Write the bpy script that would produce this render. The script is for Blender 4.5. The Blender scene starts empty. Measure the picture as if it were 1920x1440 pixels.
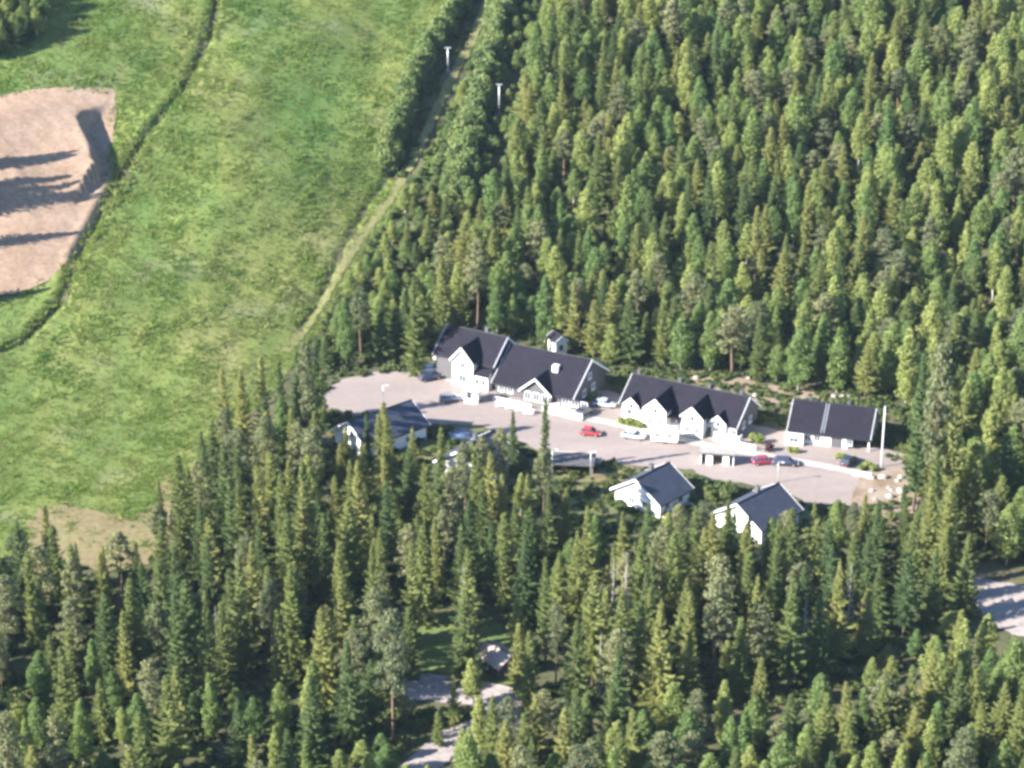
import bpy, math, random
import numpy as np
from mathutils import Vector, Matrix
from mathutils.geometry import delaunay_2d_cdt

R = math.radians
rnd = random.Random(7)
sc = bpy.context.scene
C = sc.collection

# ------------------------------------------------------------------ camera, sky, sun, exposure
PITCH, DIST, FPX = R(23.0), 450.0, 4500.0          # look-down angle, metres to the aim point, focal length in photo pixels
cam_d = bpy.data.cameras.new('camera'); cam = bpy.data.objects.new('camera', cam_d); C.objects.link(cam)
cam.location = (0, -DIST * math.cos(PITCH), DIST * math.sin(PITCH))
cam.rotation_euler = (math.pi / 2 - PITCH, 0, 0)
cam_d.sensor_width = 36.0; cam_d.lens = 36.0 * FPX / 1920.0
cam_d.clip_start = 1.0; cam_d.clip_end = 6000
sc.camera = cam

SUN_EL, SUN_AZ = R(28.0), R(20.0)                   # light travels towards +x, turned SUN_AZ away from the camera
world = bpy.data.worlds.new('World'); sc.world = world; world.use_nodes = True
wn = world.node_tree.nodes; wl = world.node_tree.links
sky = wn.new('ShaderNodeTexSky'); sky.sky_type = 'NISHITA'; sky.sun_disc = False
ldir = Vector((math.cos(SUN_EL) * math.cos(SUN_AZ), math.cos(SUN_EL) * math.sin(SUN_AZ), -math.sin(SUN_EL)))
sky.sun_elevation = SUN_EL; sky.air_density = 1.0; sky.dust_density = 0.2; sky.ozone_density = 4.0; sky.altitude = 400
sky.sun_rotation = math.atan2(-ldir.x, -ldir.y)     # compass angle from +y
wl.new(sky.outputs[0], wn['Background'].inputs[0]); wn['Background'].inputs[1].default_value = 0.082
sun_d = bpy.data.lights.new('sun', 'SUN'); sun = bpy.data.objects.new('sun', sun_d); C.objects.link(sun)
sun_d.energy = 5.0; sun_d.angle = R(0.55); sun_d.color = (1.0, 0.95, 0.875)
sun.rotation_euler = ldir.to_track_quat('-Z', 'Y').to_euler(); sun.location = (-200, -80, 200)
sc.view_settings.view_transform = 'Standard'; sc.view_settings.look = 'None'
sc.view_settings.gamma = 1.0; sc.view_settings.exposure = 2.25
sc.view_settings.use_curve_mapping = False
sc.cycles.max_bounces = 5; sc.cycles.diffuse_bounces = 3; sc.cycles.transmission_bounces = 4
sc.cycles.filter_width = 3.2                       # the long lens is a little soft

# ------------------------------------------------------------------ pixels <-> place
CAM = np.array(cam.location)
FW = np.array((0, math.cos(PITCH), -math.sin(PITCH))); UP = np.array((0, math.sin(PITCH), math.cos(PITCH))); RT = np.array((1.0, 0, 0))

def ray(px, py):
    d = FW + RT * (px - 960) / FPX + UP * (720 - py) / FPX
    return d / np.linalg.norm(d)

def flat(px, py, z=0.0):
    d = ray(px, py); t = (z - CAM[2]) / d[2]
    p = CAM + d * t
    return Vector(p)

def project(x, y, z):
    x, y, z = np.asarray(x, float), np.asarray(y, float), np.asarray(z, float)
    dx, dy, dz = x - CAM[0], y - CAM[1], z - CAM[2]
    dep = dx * FW[0] + dy * FW[1] + dz * FW[2]
    u = dy * UP[1] + dz * UP[2]
    return 960 + FPX * dx / dep, 720 - FPX * u / dep, dep

def smooth01(t):
    t = np.clip(t, 0, 1); return t * t * (3 - 2 * t)

def softplus(s, w):
    return w * np.logaddexp(0, s / w)

FOOT_X = [-260, -130, -60, -30, 0, 40, 90, 150, 300]
FOOT_Y = [-25, -20, -3, 14, 22, 14, 8, 4, 4]

def hill(x, y):
    x, y = np.asarray(x, float), np.asarray(y, float)
    s = y - np.interp(x, FOOT_X, FOOT_Y)
    z = 0.34 * softplus(s - 4, 5.0)
    z = np.where(z > 110, 110 + 20 * np.tanh((z - 110) / 60), z)
    amp = 0.12 + 0.55 * smooth01((s - 6) / 40)
    z = z + amp * (np.sin(x * 0.085 + 1.3 + y * 0.03) * np.sin(y * 0.07 + 0.4) + 0.5 * np.sin(x * 0.19 - y * 0.13))
    return z

def hit(px, py, f=hill):
    d = ray(px, py); t0, t = 150.0, 150.0
    while t < 1500:
        p = CAM + d * t
        if p[2] < float(f(p[0], p[1])): break
        t0 = t; t += 4
    a, b = t0, t
    for _ in range(30):
        m = (a + b) / 2; p = CAM + d * m
        if p[2] < float(f(p[0], p[1])): b = m
        else: a = m
    p = CAM + d * b
    return (float(p[0]), float(p[1]))

def pline(pts): return np.array([hit(*p) for p in pts])

def dist_line(x, y, L):
    x, y = np.asarray(x, float), np.asarray(y, float)
    best = np.full(x.shape, 1e9)
    for (ax, ay), (bx, by) in zip(L[:-1], L[1:]):
        dx, dy = bx - ax, by - ay; l2 = dx * dx + dy * dy
        t = np.clip(((x - ax) * dx + (y - ay) * dy) / l2, 0, 1)
        best = np.minimum(best, np.hypot(x - ax - t * dx, y - ay - t * dy))
    return best

def inside(px, py, poly):
    px, py = np.asarray(px, float), np.asarray(py, float)
    res = np.zeros(px.shape, bool); n = len(poly); j = n - 1
    for i in range(n):
        xi, yi = poly[i]; xj, yj = poly[j]
        c = ((yi > py) != (yj > py)) & (px < (xj - xi) * (py - yi) / ((yj - yi) or 1e-9) + xi)
        res ^= c; j = i
    return res

DITCH = pline([(412, -60), (405, 0), (395, 60), (340, 170), (270, 258), (228, 325), (150, 470), (118, 560), (40, 640), (-80, 690)])
GULLY = pline([(735, 320), (690, 380), (640, 470), (600, 560), (560, 620)])
GULLY2 = pline([(905, -40), (868, 35), (838, 90), (802, 150), (780, 215), (758, 270), (738, 318)])
SAND_PX = [(-260, 185), (-60, 188), (40, 172), (120, 165), (214, 168), (219, 205), (214, 250), (206, 290), (214, 330), (196, 372), (170, 430), (140, 480), (90, 528), (30, 552), (-60, 560), (-260, 560)]
SAND = pline(SAND_PX)
CUT = pline([(218, 190), (198, 212), (172, 236), (166, 252), (172, 268), (184, 290), (190, 305), (192, 325)])   # lip of the dug-out bank
sand_c = SAND.mean(axis=0)

def height(x, y):
    z = hill(x, y)
    d = dist_line(x, y, DITCH); z = z - 1.3 * np.exp(-(d / 0.95) ** 2) + 0.25 * np.exp(-((d - 2.0) / 0.8) ** 2)
    d = dist_line(x, y, GULLY2); z = z - 1.7 * np.exp(-(d / 1.7) ** 2)
    d = dist_line(x, y, GULLY); z = z - 0.55 * np.exp(-(d / 0.8) ** 2)
    # the sand heap: a shelf left of the cut that drops steeply on its right side
    m = inside(np.asarray(x), np.asarray(y), MOUND)
    rise = smooth01(dist_line(x, y, CUT) / 2.3) * smooth01(dist_line(x, y, MOUND_LOW) / 15.0) * smooth01(dist_line(x, y, MOUND_TOP) / 13.0)
    z = z + np.where(m, 3.9 * rise, 0.0)
    ms = inside(np.asarray(x), np.asarray(y), SAND)
    z = z + np.where(ms, 0.05 * np.sin(x * 1.1 + np.sin(y * 0.7) * 1.5) * np.sin(y * 0.6 + x * 0.3), 0.0)
    return z

_mp = [(-260, 200), (-60, 200), (60, 184), (150, 182), (218, 190), (198, 212), (172, 236), (166, 252), (172, 268), (184, 290), (190, 305), (192, 325), (120, 400), (60, 420), (-260, 420)]
MOUND = pline(_mp); MOUND_TOP = MOUND[:5]; MOUND_LOW = MOUND[12:]
GROUND = lambda x, y: height(x, y)
def under(x, y):
    m = inside(np.asarray(x), np.asarray(y), SAND); d = dist_line(x, y, np.vstack([SAND, SAND[:1]]))
    return height(x, y) - np.where(m, 6.0 * smooth01((d - 0.6) / 2.5), 0.0)
def gz(x, y): return float(height(np.array([x]), np.array([y]))[0])
def at(px, py):
    x, y = hit(px, py, lambda a, b: hill(a, b)); return Vector((x, y, gz(x, y)))

# ------------------------------------------------------------------ materials
MATS = {}
def new_mat(name):
    m = bpy.data.materials.new(name); m.use_nodes = True
    nt = m.node_tree; b = nt.nodes['Principled BSDF']
    return m, nt, b

def N(nt, t, **kw):
    n = nt.nodes.new(t)
    for k, v in kw.items(): setattr(n, k, v)
    return n

def ramp(nt, fac, stops):
    r = N(nt, 'ShaderNodeValToRGB'); e = r.color_ramp.elements
    e[0].position, e[0].color = stops[0][0], (*stops[0][1], 1)
    e[1].position, e[1].color = stops[-1][0], (*stops[-1][1], 1)
    for p, c in stops[1:-1]:
        q = e.new(p); q.color = (*c, 1)
    nt.links.new(fac, r.inputs[0]); return r.outputs[0]

def noise(nt, scale, detail=4, rough=0.55, vec=None, stretch=None):
    g = N(nt, 'ShaderNodeNewGeometry'); v = g.outputs['Position'] if vec is None else vec
    if stretch:
        mp = N(nt, 'ShaderNodeMapping'); mp.inputs['Scale'].default_value = stretch
        nt.links.new(v, mp.inputs[0]); v = mp.outputs[0]
    n = N(nt, 'ShaderNodeTexNoise'); n.inputs['Scale'].default_value = scale
    n.inputs['Detail'].default_value = detail; n.inputs['Roughness'].default_value = rough
    nt.links.new(v, n.inputs['Vector']); return n.outputs[0]

def mixc(nt, fac, a, b, mode='MIX'):
    m = N(nt, 'ShaderNodeMix'); m.data_type = 'RGBA'; m.blend_type = mode
    for s, v in ((0, fac), (6, a), (7, b)):
        if hasattr(v, 'links') or isinstance(v, bpy.types.NodeSocket): nt.links.new(v, m.inputs[s])
        elif s == 0: m.inputs[0].default_value = v
        else: m.inputs[s].default_value = (*v, 1)
    return m.outputs[2]

def bump(nt, b, h, strength, dist=0.1):
    bp = N(nt, 'ShaderNodeBump'); bp.inputs['Strength'].default_value = strength; bp.inputs['Distance'].default_value = dist
    nt.links.new(h, bp.inputs['Height']); nt.links.new(bp.outputs[0], b.inputs['Normal'])

def plain(name, col, rough=0.6, metal=0.0, var=0.12, scale=3.0, spec=0.4, coat=0.0):
    if name in MATS: return MATS[name]
    m, nt, b = new_mat(name)
    tc = N(nt, 'ShaderNodeTexCoord')
    n = noise(nt, scale, 5, 0.6, tc.outputs['Object'])
    lo = tuple(c * (1 - var) for c in col); hi = tuple(min(1, c * (1 + var)) for c in col)
    nt.links.new(ramp(nt, n, [(0.3, lo), (0.7, hi)]), b.inputs['Base Color'])
    b.inputs['Roughness'].default_value = rough; b.inputs['Metallic'].default_value = metal
    b.inputs['Specular IOR Level'].default_value = spec; b.inputs['Coat Weight'].default_value = coat
    MATS[name] = m; return m

def leafy(name, a, b_, trans=0.3, mid=None):
    m, nt, b = new_mat(name)
    oi = N(nt, 'ShaderNodeObjectInfo')
    stops = [(0.0, a), (1.0, b_)] if mid is None else [(0.0, a), (0.55, mid), (1.0, b_)]
    col = ramp(nt, oi.outputs['Random'], stops)
    tc = N(nt, 'ShaderNodeTexCoord')
    n = noise(nt, 1.1, 3, 0.6, tc.outputs['Object'])
    col = mixc(nt, 1.0, col, ramp(nt, n, [(0.3, (0.72, 0.74, 0.72)), (0.7, (1.25, 1.22, 1.1))]), 'MULTIPLY')
    b.inputs['Roughness'].default_value = 0.75; b.inputs['Specular IOR Level'].default_value = 0.12
    nt.links.new(col, b.inputs['Base Color'])
    tr = N(nt, 'ShaderNodeBsdfTranslucent')
    nt.links.new(mixc(nt, 1.0, col, (1.1, 1.2, 0.7), 'MULTIPLY'), tr.inputs[0])
    mx = N(nt, 'ShaderNodeMixShader'); mx.inputs[0].default_value = trans
    nt.links.new(b.outputs[0], mx.inputs[1]); nt.links.new(tr.outputs[0], mx.inputs[2])
    nt.links.new(mx.outputs[0], nt.nodes['Material Output'].inputs[0])
    MATS[name] = m; return m

M_SPRUCE = leafy('spruce_needles', (0.078, 0.120, 0.052), (0.238, 0.240, 0.088), 0.42, (0.160, 0.188, 0.066))
M_PINE = leafy('pine_needles', (0.120, 0.140, 0.084), (0.215, 0.215, 0.120), 0.40, (0.165, 0.178, 0.100))
M_BIRCH = leafy('birch_leaves', (0.128, 0.196, 0.078), (0.292, 0.316, 0.120), 0.48, (0.210, 0.256, 0.095))
M_WILLOW = leafy('willow_leaves', (0.110, 0.160, 0.065), (0.180, 0.215, 0.085), 0.32)
M_GARDEN = leafy('garden_leaves', (0.130, 0.175, 0.045), (0.230, 0.260, 0.080), 0.30)
M_PURPLE = leafy('purple_leaves', (0.060, 0.020, 0.035), (0.090, 0.030, 0.045), 0.2)
def grass_mat():
    m = leafy('grass_blades', (0.1, 0.1, 0.1), (0.2, 0.2, 0.2), 0.5); nt = m.node_tree
    rp = [n for n in nt.nodes if n.type == 'VALTORGB'][0]; oi = [n for n in nt.nodes if n.type == 'OBJECT_INFO'][0]
    g = N(nt, 'ShaderNodeNewGeometry'); n1 = noise(nt, 0.036, 5, 0.62, g.outputs['Position'], (1.35, 0.42, 1.0))
    ma = N(nt, 'ShaderNodeMath', operation='MULTIPLY_ADD'); nt.links.new(oi.outputs['Random'], ma.inputs[0]); ma.inputs[1].default_value = 0.26; nt.links.new(n1, ma.inputs[2])
    e = rp.color_ramp.elements; e[0].position = 0.36; e[0].color = (0.064, 0.155, 0.048, 1); e[1].position = 0.98; e[1].color = (0.320, 0.320, 0.220, 1)
    for p, c in ((0.50, (0.108, 0.182, 0.050)), (0.62, (0.165, 0.214, 0.054)), (0.76, (0.205, 0.228, 0.092)), (0.86, (0.200, 0.190, 0.125))):
        q = e.new(p); q.color = (*c, 1)
    nt.links.new(ma.outputs[0], rp.inputs[0]); return m
M_GRASS = grass_mat()
M_FERN = leafy('undergrowth_leaves', (0.045, 0.075, 0.030), (0.120, 0.140, 0.050), 0.25)
M_BARK = plain('spruce_bark', (0.115, 0.085, 0.065), 0.9, var=0.3)
M_PBARK = plain('pine_bark', (0.130, 0.085, 0.058), 0.9, var=0.35)
M_BBARK = plain('birch_bark', (0.480, 0.450, 0.410), 0.8, var=0.4)
M_SBARK = plain('dead_wood', (0.300, 0.270, 0.240), 0.9, var=0.3)

def ground_mat(name, stops, scale, bump_s=0.6, fine=None, rough=0.95, stretch=None, grain=0.21):
    m, nt, b = new_mat(name)
    n1 = noise(nt, scale, 6, 0.62, stretch=stretch)
    col = ramp(nt, n1, stops)
    n2 = noise(nt, scale * 9, 4, 0.6)
    col = mixc(nt, 1.0, col, ramp(nt, n2, [(0.3, (1 - grain,) * 3), (0.7, (1 + grain,) * 3)]), 'MULTIPLY')
    if fine:
        n3 = noise(nt, fine[0], 3, 0.5); f = ramp(nt, n3, [(fine[1], (0, 0, 0)), (fine[1] + 0.2, (0.85, 0.85, 0.85))])
        col = mixc(nt, f, col, fine[2])
    nt.links.new(col, b.inputs['Base Color']); b.inputs['Roughness'].default_value = rough
    b.inputs['Specular IOR Level'].default_value = 0.2
    bump(nt, b, n2, bump_s, 0.12)
    MATS[name] = m; return m

M_FLOOR = ground_mat('forest_floor', [(0.3, (0.040, 0.048, 0.021)), (0.5, (0.068, 0.068, 0.032)), (0.7, (0.104, 0.084, 0.050))], 0.10)
M_MEADOW = ground_mat('meadow_turf', [(0.30, (0.050, 0.100, 0.024)), (0.44, (0.081, 0.120, 0.030)), (0.56, (0.124, 0.144, 0.037)), (0.68, (0.161, 0.155, 0.060))], 0.032, 0.9,
                      fine=(0.06, 0.57, (0.133, 0.128, 0.084)), stretch=(1.35, 0.42, 1.0))
M_SAND = ground_mat('sand', [(0.3, (0.184, 0.122, 0.083)), (0.55, (0.220, 0.155, 0.111)), (0.75, (0.249, 0.182, 0.136))], 0.12, 0.7)
M_GRAVEL = ground_mat('gravel', [(0.3, (0.181, 0.149, 0.134)), (0.55, (0.210, 0.174, 0.159)), (0.75, (0.235, 0.197, 0.174))], 0.10, 0.3, stretch=(0.35, 1.3, 1), grain=0.07)
M_LANE = ground_mat('lane_gravel', [(0.3, (0.200, 0.169, 0.162)), (0.7, (0.293, 0.254, 0.237))], 0.14, 0.4)
M_TRACK = ground_mat('dry_track', [(0.3, (0.104, 0.112, 0.037)), (0.55, (0.142, 0.138, 0.056)), (0.75, (0.167, 0.150, 0.083))], 0.15, 0.6)
M_DRY = ground_mat('dry_soil', [(0.3, (0.116, 0.094, 0.044)), (0.5, (0.157, 0.124, 0.064)), (0.7, (0.136, 0.132, 0.056))], 0.10, 0.6)
M_LAWN = ground_mat('lawn', [(0.3, (0.061, 0.096, 0.028)), (0.55, (0.102, 0.128, 0.040)), (0.75, (0.136, 0.136, 0.057))], 0.15, 0.6)
M_VERGE = ground_mat('rough_grass', [(0.3, (0.055, 0.075, 0.025)), (0.5, (0.100, 0.105, 0.045)), (0.7, (0.150, 0.125, 0.065))], 0.12, 0.7)
M_PAVE = ground_mat('pale_paving', [(0.3, (0.270, 0.250, 0.224)), (0.7, (0.333, 0.312, 0.281))], 0.3, 0.2)
M_SOIL = ground_mat('dug_soil', [(0.3, (0.116, 0.079, 0.051)), (0.5, (0.194, 0.147, 0.106)), (0.72, (0.240, 0.199, 0.162))], 0.22, 0.9)

M_WHITE = plain('white_paint', (0.80, 0.775, 0.74), 0.6, var=0.05)
M_CREAM = plain('cream_paint', (0.70, 0.66, 0.56), 0.6, var=0.06)
M_TRIM = plain('white_trim', (0.80, 0.80, 0.80), 0.5, var=0.04)
M_DARKWALL = plain('charcoal_and_shaded_boards', (0.075, 0.070, 0.075), 0.7, var=0.15)  # real dark boards, and shade put into the colour of some house walls
M_GREYWALL = plain('grey_boards', (0.42, 0.42, 0.41), 0.7, var=0.10)
M_GLASS = plain('window_glass', (0.035, 0.045, 0.060), 0.08, var=0.1, spec=0.7)
M_BLACK = plain('black_plastic', (0.02, 0.02, 0.022), 0.5)
M_METAL = plain('galvanised_steel', (0.55, 0.56, 0.57), 0.45, 0.6, var=0.08)
M_LAMPW = plain('lamp_glass', (0.7, 0.7, 0.66), 0.3, var=0.03)
M_WOOD = plain('weathered_wood', (0.32, 0.25, 0.18), 0.85, var=0.25)
M_STONE = plain('pale_stone', (0.24, 0.225, 0.205), 0.9, var=0.25, scale=2.0)
M_PINK = plain('pale_pink_metal', (0.30, 0.235, 0.21), 0.5, var=0.08)
M_MATBLUE = plain('trampoline_mat', (0.085, 0.120, 0.190), 0.5, var=0.06)
M_PADBLUE = plain('trampoline_pad', (0.020, 0.035, 0.075), 0.5, var=0.08)
M_RUBBER = plain('rubber', (0.022, 0.022, 0.024), 0.85)
M_RIM = plain('alloy', (0.5, 0.5, 0.52), 0.35, 0.8)
M_LENS = plain('lamp_lens', (0.75, 0.75, 0.72), 0.15)
M_TAIL = plain('tail_lens', (0.35, 0.02, 0.02), 0.2)

def roof_mat(name, a, b_):
    m, nt, b = new_mat(name)
    tc = N(nt, 'ShaderNodeTexCoord')
    n = noise(nt, 0.9, 6, 0.65, tc.outputs['Object'])
    w = N(nt, 'ShaderNodeTexWave', wave_type='BANDS', bands_direction='Z')
    w.inputs['Scale'].default_value = 2.2; w.inputs['Distortion'].default_value = 0.6; w.inputs['Detail'].default_value = 2
    nt.links.new(tc.outputs['Object'], w.inputs['Vector'])
    col = ramp(nt, n, [(0.3, a), (0.7, b_)])
    col = mixc(nt, 1.0, col, ramp(nt, w.outputs[0], [(0.0, (0.86, 0.86, 0.86)), (1.0, (1.08, 1.08, 1.08))]), 'MULTIPLY')
    nt.links.new(col, b.inputs['Base Color']); b.inputs['Roughness'].default_value = 0.8
    b.inputs['Specular IOR Level'].default_value = 0.1
    bump(nt, b, w.outputs[0], 0.4, 0.05)
    MATS[name] = m; return m
M_ROOF = roof_mat('black_shingle', (0.0095, 0.0088, 0.0142), (0.0165, 0.015, 0.0235))
M_ROOFB = roof_mat('slate_blue_shingle', (0.040, 0.047, 0.068), (0.060, 0.068, 0.095))

# ------------------------------------------------------------------ object helpers
def tag(o, label=None, cat=None, group=None, kind=None):
    if label: o['label'] = label
    if cat: o['category'] = cat
    if group: o['group'] = group
    if kind: o['kind'] = kind
    return o

def mesh_data(name, verts, faces, mat=None, smooth=False):
    me = bpy.data.meshes.new(name)
    me.from_pydata([tuple(map(float, v)) for v in verts], [], [tuple(f) for f in faces])
    if mat: me.materials.append(mat)
    if smooth:
        me.polygons.foreach_set('use_smooth', [True] * len(me.polygons))
    me.update(); return me

def obj(name, me, parent=None, loc=None, rz=0.0, scale=None):
    o = bpy.data.objects.new(name, me); C.objects.link(o)
    if parent: o.parent = parent
    if loc is not None: o.location = loc
    if rz: o.rotation_euler.z = rz
    if scale is not None: o.scale = scale
    return o

def thing(name, loc, rz, label, cat, group=None):
    return tag(obj(name, None, None, loc, rz), label, cat, group)

def tree_copy(src, loc, rz, scale, label=None, group=None):
    r = src.copy(); C.objects.link(r); r.location = loc; r.rotation_euler.z = rz; r.scale = scale
    if label: r['label'] = label
    if group: r['group'] = group
    for ch in src.children:
        c = ch.copy(); C.objects.link(c); c.parent = r
        for g in ch.children:
            d = g.copy(); C.objects.link(d); d.parent = c
    return r

class MB:
    def __init__(s): s.v, s.f = [], []
    def add(s, vs, fs):
        n = len(s.v); s.v += [tuple(v) for v in vs]; s.f += [tuple(i + n for i in f) for f in fs]; return s
    def box(s, x0, x1, y0, y1, z0, z1):
        return s.add([(x0, y0, z0), (x1, y0, z0), (x1, y1, z0), (x0, y1, z0), (x0, y0, z1), (x1, y0, z1), (x1, y1, z1), (x0, y1, z1)],
                     [(0, 3, 2, 1), (4, 5, 6, 7), (0, 1, 5, 4), (1, 2, 6, 5), (2, 3, 7, 6), (3, 0, 4, 7)])
    def tube(s, pts, rads, n=7, cap=True):
        rings = []
        pts = [Vector(p) for p in pts]
        for i, p in enumerate(pts):
            d = (pts[min(i + 1, len(pts) - 1)] - pts[max(i - 1, 0)]).normalized()
            a = d.orthogonal().normalized(); b = d.cross(a)
            rings.append([p + (a * math.cos(2 * math.pi * k / n) + b * math.sin(2 * math.pi * k / n)) * rads[i] for k in range(n)])
        base = len(s.v); s.v += [tuple(v) for r in rings for v in r]
        for i in range(len(rings) - 1):
            for k in range(n):
                a, b = base + i * n + k, base + i * n + (k + 1) % n
                s.f.append((a, b, b + n, a + n))
        if cap:
            s.f.append(tuple(base + k for k in reversed(range(n)))); e = base + (len(rings) - 1) * n
            s.f.append(tuple(e + k for k in range(n)))
        return s
    def build(s, name, mat, parent=None, smooth=False, **kw):
        return obj(name, mesh_data(name, s.v, s.f, mat, smooth), parent, **kw)

# ------------------------------------------------------------------ the ground
def grid_ground():
    xs = np.concatenate([np.arange(-900, -150, 30), np.arange(-150, 150, 2.0), np.arange(150, 901, 30)])
    ys = np.concatenate([np.arange(-700, -190, 30), np.arange(-190, 210, 2.0), np.arange(210, 1200, 30)])
    X, Y = np.meshgrid(xs, ys); sh = X.shape
    Z = under(X.ravel(), Y.ravel()).reshape(sh)
    V = np.stack([X.ravel(), Y.ravel(), Z.ravel()], 1)
    nx, ny = len(xs), len(ys)
    i = np.arange(nx - 1)[None, :] + np.arange(ny - 1)[:, None] * nx
    F = np.stack([i, i + 1, i + nx + 1, i + nx], -1).reshape(-1, 4)
    o = obj('ground', mesh_data('ground', V, F.tolist(), M_FLOOR, True))
    return tag(o, 'forest floor of moss, needles and soil', kind='structure')
grid_ground()

def sheet(name, px_poly, off, spacing, mat, label, wob=0.5, extra=(), world_poly=None):
    P = np.array(world_poly) if world_poly is not None else pline(px_poly)
    out = []
    n = len(P)
    for k in range(n):
        a, b = P[k], P[(k + 1) % n]; L = np.hypot(*(b - a)); m = max(1, int(L / max(1.0, spacing * 0.7)))
        for q in range(m):
            p = a + (b - a) * q / m
            if q: p = p + np.array((rnd.uniform(-wob, wob), rnd.uniform(-wob, wob)))
            out.append(p)
    x0, y0 = P.min(axis=0); x1, y1 = P.max(axis=0)
    gx, gy = np.meshgrid(np.arange(x0, x1, spacing), np.arange(y0, y1, spacing))
    gx, gy = gx.ravel(), gy.ravel()
    op = np.array(out)
    ok = inside(gx, gy, out) & (dist_line(gx, gy, np.vstack([op, op[:1]])) > spacing * 0.45)
    pts = list(out) + list(np.stack([gx[ok], gy[ok]], 1))
    if len(extra):
        ex = np.array(extra); k = inside(ex[:, 0], ex[:, 1], out); pts += list(ex[k])
    nb = len(out)
    v2, e2, f2, *_ = delaunay_2d_cdt([Vector((float(p[0]), float(p[1]))) for p in pts], [(i, (i + 1) % nb) for i in range(nb)], [], 1, 1e-4)
    V = np.array([(v.x, v.y) for v in v2]); Z = (under if name == 'meadow' else height)(V[:, 0], V[:, 1]) + off
    F = []
    for f in f2:
        a, b, c = V[f[0]], V[f[1]], V[f[2]]
        F.append(tuple(f) if np.cross(b - a, c - a) > 0 else tuple(reversed(f)))
    o = obj(name, mesh_data(name, np.column_stack([V, Z]), F, mat, True))
    return tag(o, label, kind='structure')

def offsets(L, ds):
    L = np.array(L); out = []
    for a, b in zip(L[:-1], L[1:]):
        d = b - a; l = np.hypot(*d); nrm = np.array((-d[1], d[0])) / l
        for q in range(max(1, int(l / 1.2))):
            p = a + d * q / max(1, int(l / 1.2))
            out += [p + nrm * s for s in ds]
    return out

MEADOW_PX = [(-420, -140), (300, -140), (890, -140), (848, 0), (838, 40), (790, 100), (765, 170), (735, 260), (722, 330), (775, 348), (738, 420), (692, 482), (652, 535), (605, 610), (560, 672), (515, 735), (440, 800), (380, 870), (330, 930),
             (285, 955), (240, 975), (190, 962), (120, 945), (70, 958), (60, 1030), (0, 1060), (-120, 1075), (-420, 1060)]
sheet('meadow', MEADOW_PX, 0.08, 1.7, M_MEADOW, 'rough green meadow slope with mottled tall grass',
      extra=offsets(DITCH, (-2.6, -1.3, -0.65, 0, 0.65, 1.3, 2.6)) + offsets(GULLY, (-1.4, -0.7, 0, 0.7, 1.4)))
sheet('sand_pit', None, 0.16, 0.6, M_SAND, 'pale pinkish sand heap with a dug-out bank', world_poly=SAND, wob=0.25)
VERGE_PX = [(955, -140), (925, 0), (885, 120), (838, 220), (798, 300), (778, 345), (815, 338), (862, 280), (902, 175), (935, 60), (980, -140)]
sheet('slope_verge', VERGE_PX, 0.09, 1.6, M_MEADOW, 'rough grass between the track and the willow hedge')
TRACK = [(930, -60), (905, 30), (862, 120), (815, 215), (775, 300), (740, 360), (690, 430), (655, 480), (620, 540), (575, 610), (535, 660)]
TR_W = pline(TRACK)
def ribbon(L, w):
    L = np.array(L); n = len(L); lef, rig = [], []
    for i in range(n):
        d = L[min(i + 1, n - 1)] - L[max(i - 1, 0)]; d = d / np.hypot(*d); nr = np.array((-d[1], d[0]))
        lef.append(L[i] + nr * w / 2); rig.append(L[i] - nr * w / 2)
    return np.array(lef + rig[::-1])
sheet('track', None, 0.18, 0.9, M_TRACK, 'yellowish grass track up the slope', world_poly=ribbon(TR_W, 1.9), wob=0.3)
DRY_PX = [(50, 985), (70, 955), (110, 948), (185, 960), (240, 975), (285, 945), (312, 895), (330, 905), (318, 1000), (280, 1060), (200, 1075), (110, 1050), (60, 1020)]
sheet('dry_bank', DRY_PX, 0.16, 1.2, M_DRY, 'bare orange-tan dry soil below the meadow')
YARD_PX = [(575, 770), (600, 742), (640, 712), (740, 690), (800, 688), (850, 680), (930, 700), (1000, 715), (1150, 735), (1300, 770), (1450, 805), (1620, 830), (1690, 850),
           (1712, 905), (1690, 945), (1600, 955), (1540, 955), (1470, 925), (1390, 905), (1330, 900), (1300, 880), (1180, 872), (1110, 870), (1030, 850), (940, 812), (890, 796), (800, 796), (740, 780), (640, 778)]
sheet('gravel_yard', YARD_PX, 0.06, 2.0, M_GRAVEL, 'pale pinkish gravel yard in front of the houses')
sheet('lower_yard', [(690, 800), (800, 800), (900, 800), (1010, 830), (1110, 872), (1200, 880), (1330, 905), (1420, 940), (1560, 960), (1560, 1010), (1400, 1010), (1250, 1010), (1120, 990), (1000, 920), (850, 910), (700, 890), (640, 850)],
      0.03, 2.5, M_VERGE, 'rough dry grass around the lower houses')
sheet('verge', [(1112, 874), (1130, 870), (1185, 874), (1200, 890), (1180, 910), (1140, 915), (1112, 900)], 0.10, 1.2, M_DRY, 'dry brown verge below the gravel yard', wob=0.2)
sheet('pavement', [(1060, 770), (1150, 790), (1230, 808), (1330, 832), (1480, 858), (1600, 880), (1600, 891), (1480, 868), (1330, 842), (1225, 818), (1140, 798), (1050, 780)],
      0.12, 1.2, M_PAVE, 'pale paved strip along the house fronts', wob=0.08)
sheet('rubble_bank', [(1290, 690), (1330, 692), (1400, 712), (1500, 735), (1560, 740), (1560, 756), (1480, 762), (1420, 755), (1350, 735), (1290, 712)], 0.20, 1.2, M_SOIL, 'dug soil bank behind the houses', wob=0.4)
sheet('rubble_edge', [(1610, 890), (1665, 880), (1705, 880), (1725, 930), (1700, 985), (1640, 965), (1590, 945)], 0.14, 1.2, M_SOIL, 'stony rubble edge of the yard', wob=0.4)
LANE_PX = [(690, 1530), (760, 1462), (800, 1428), (850, 1385), (930, 1355), (1020, 1340)]
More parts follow.
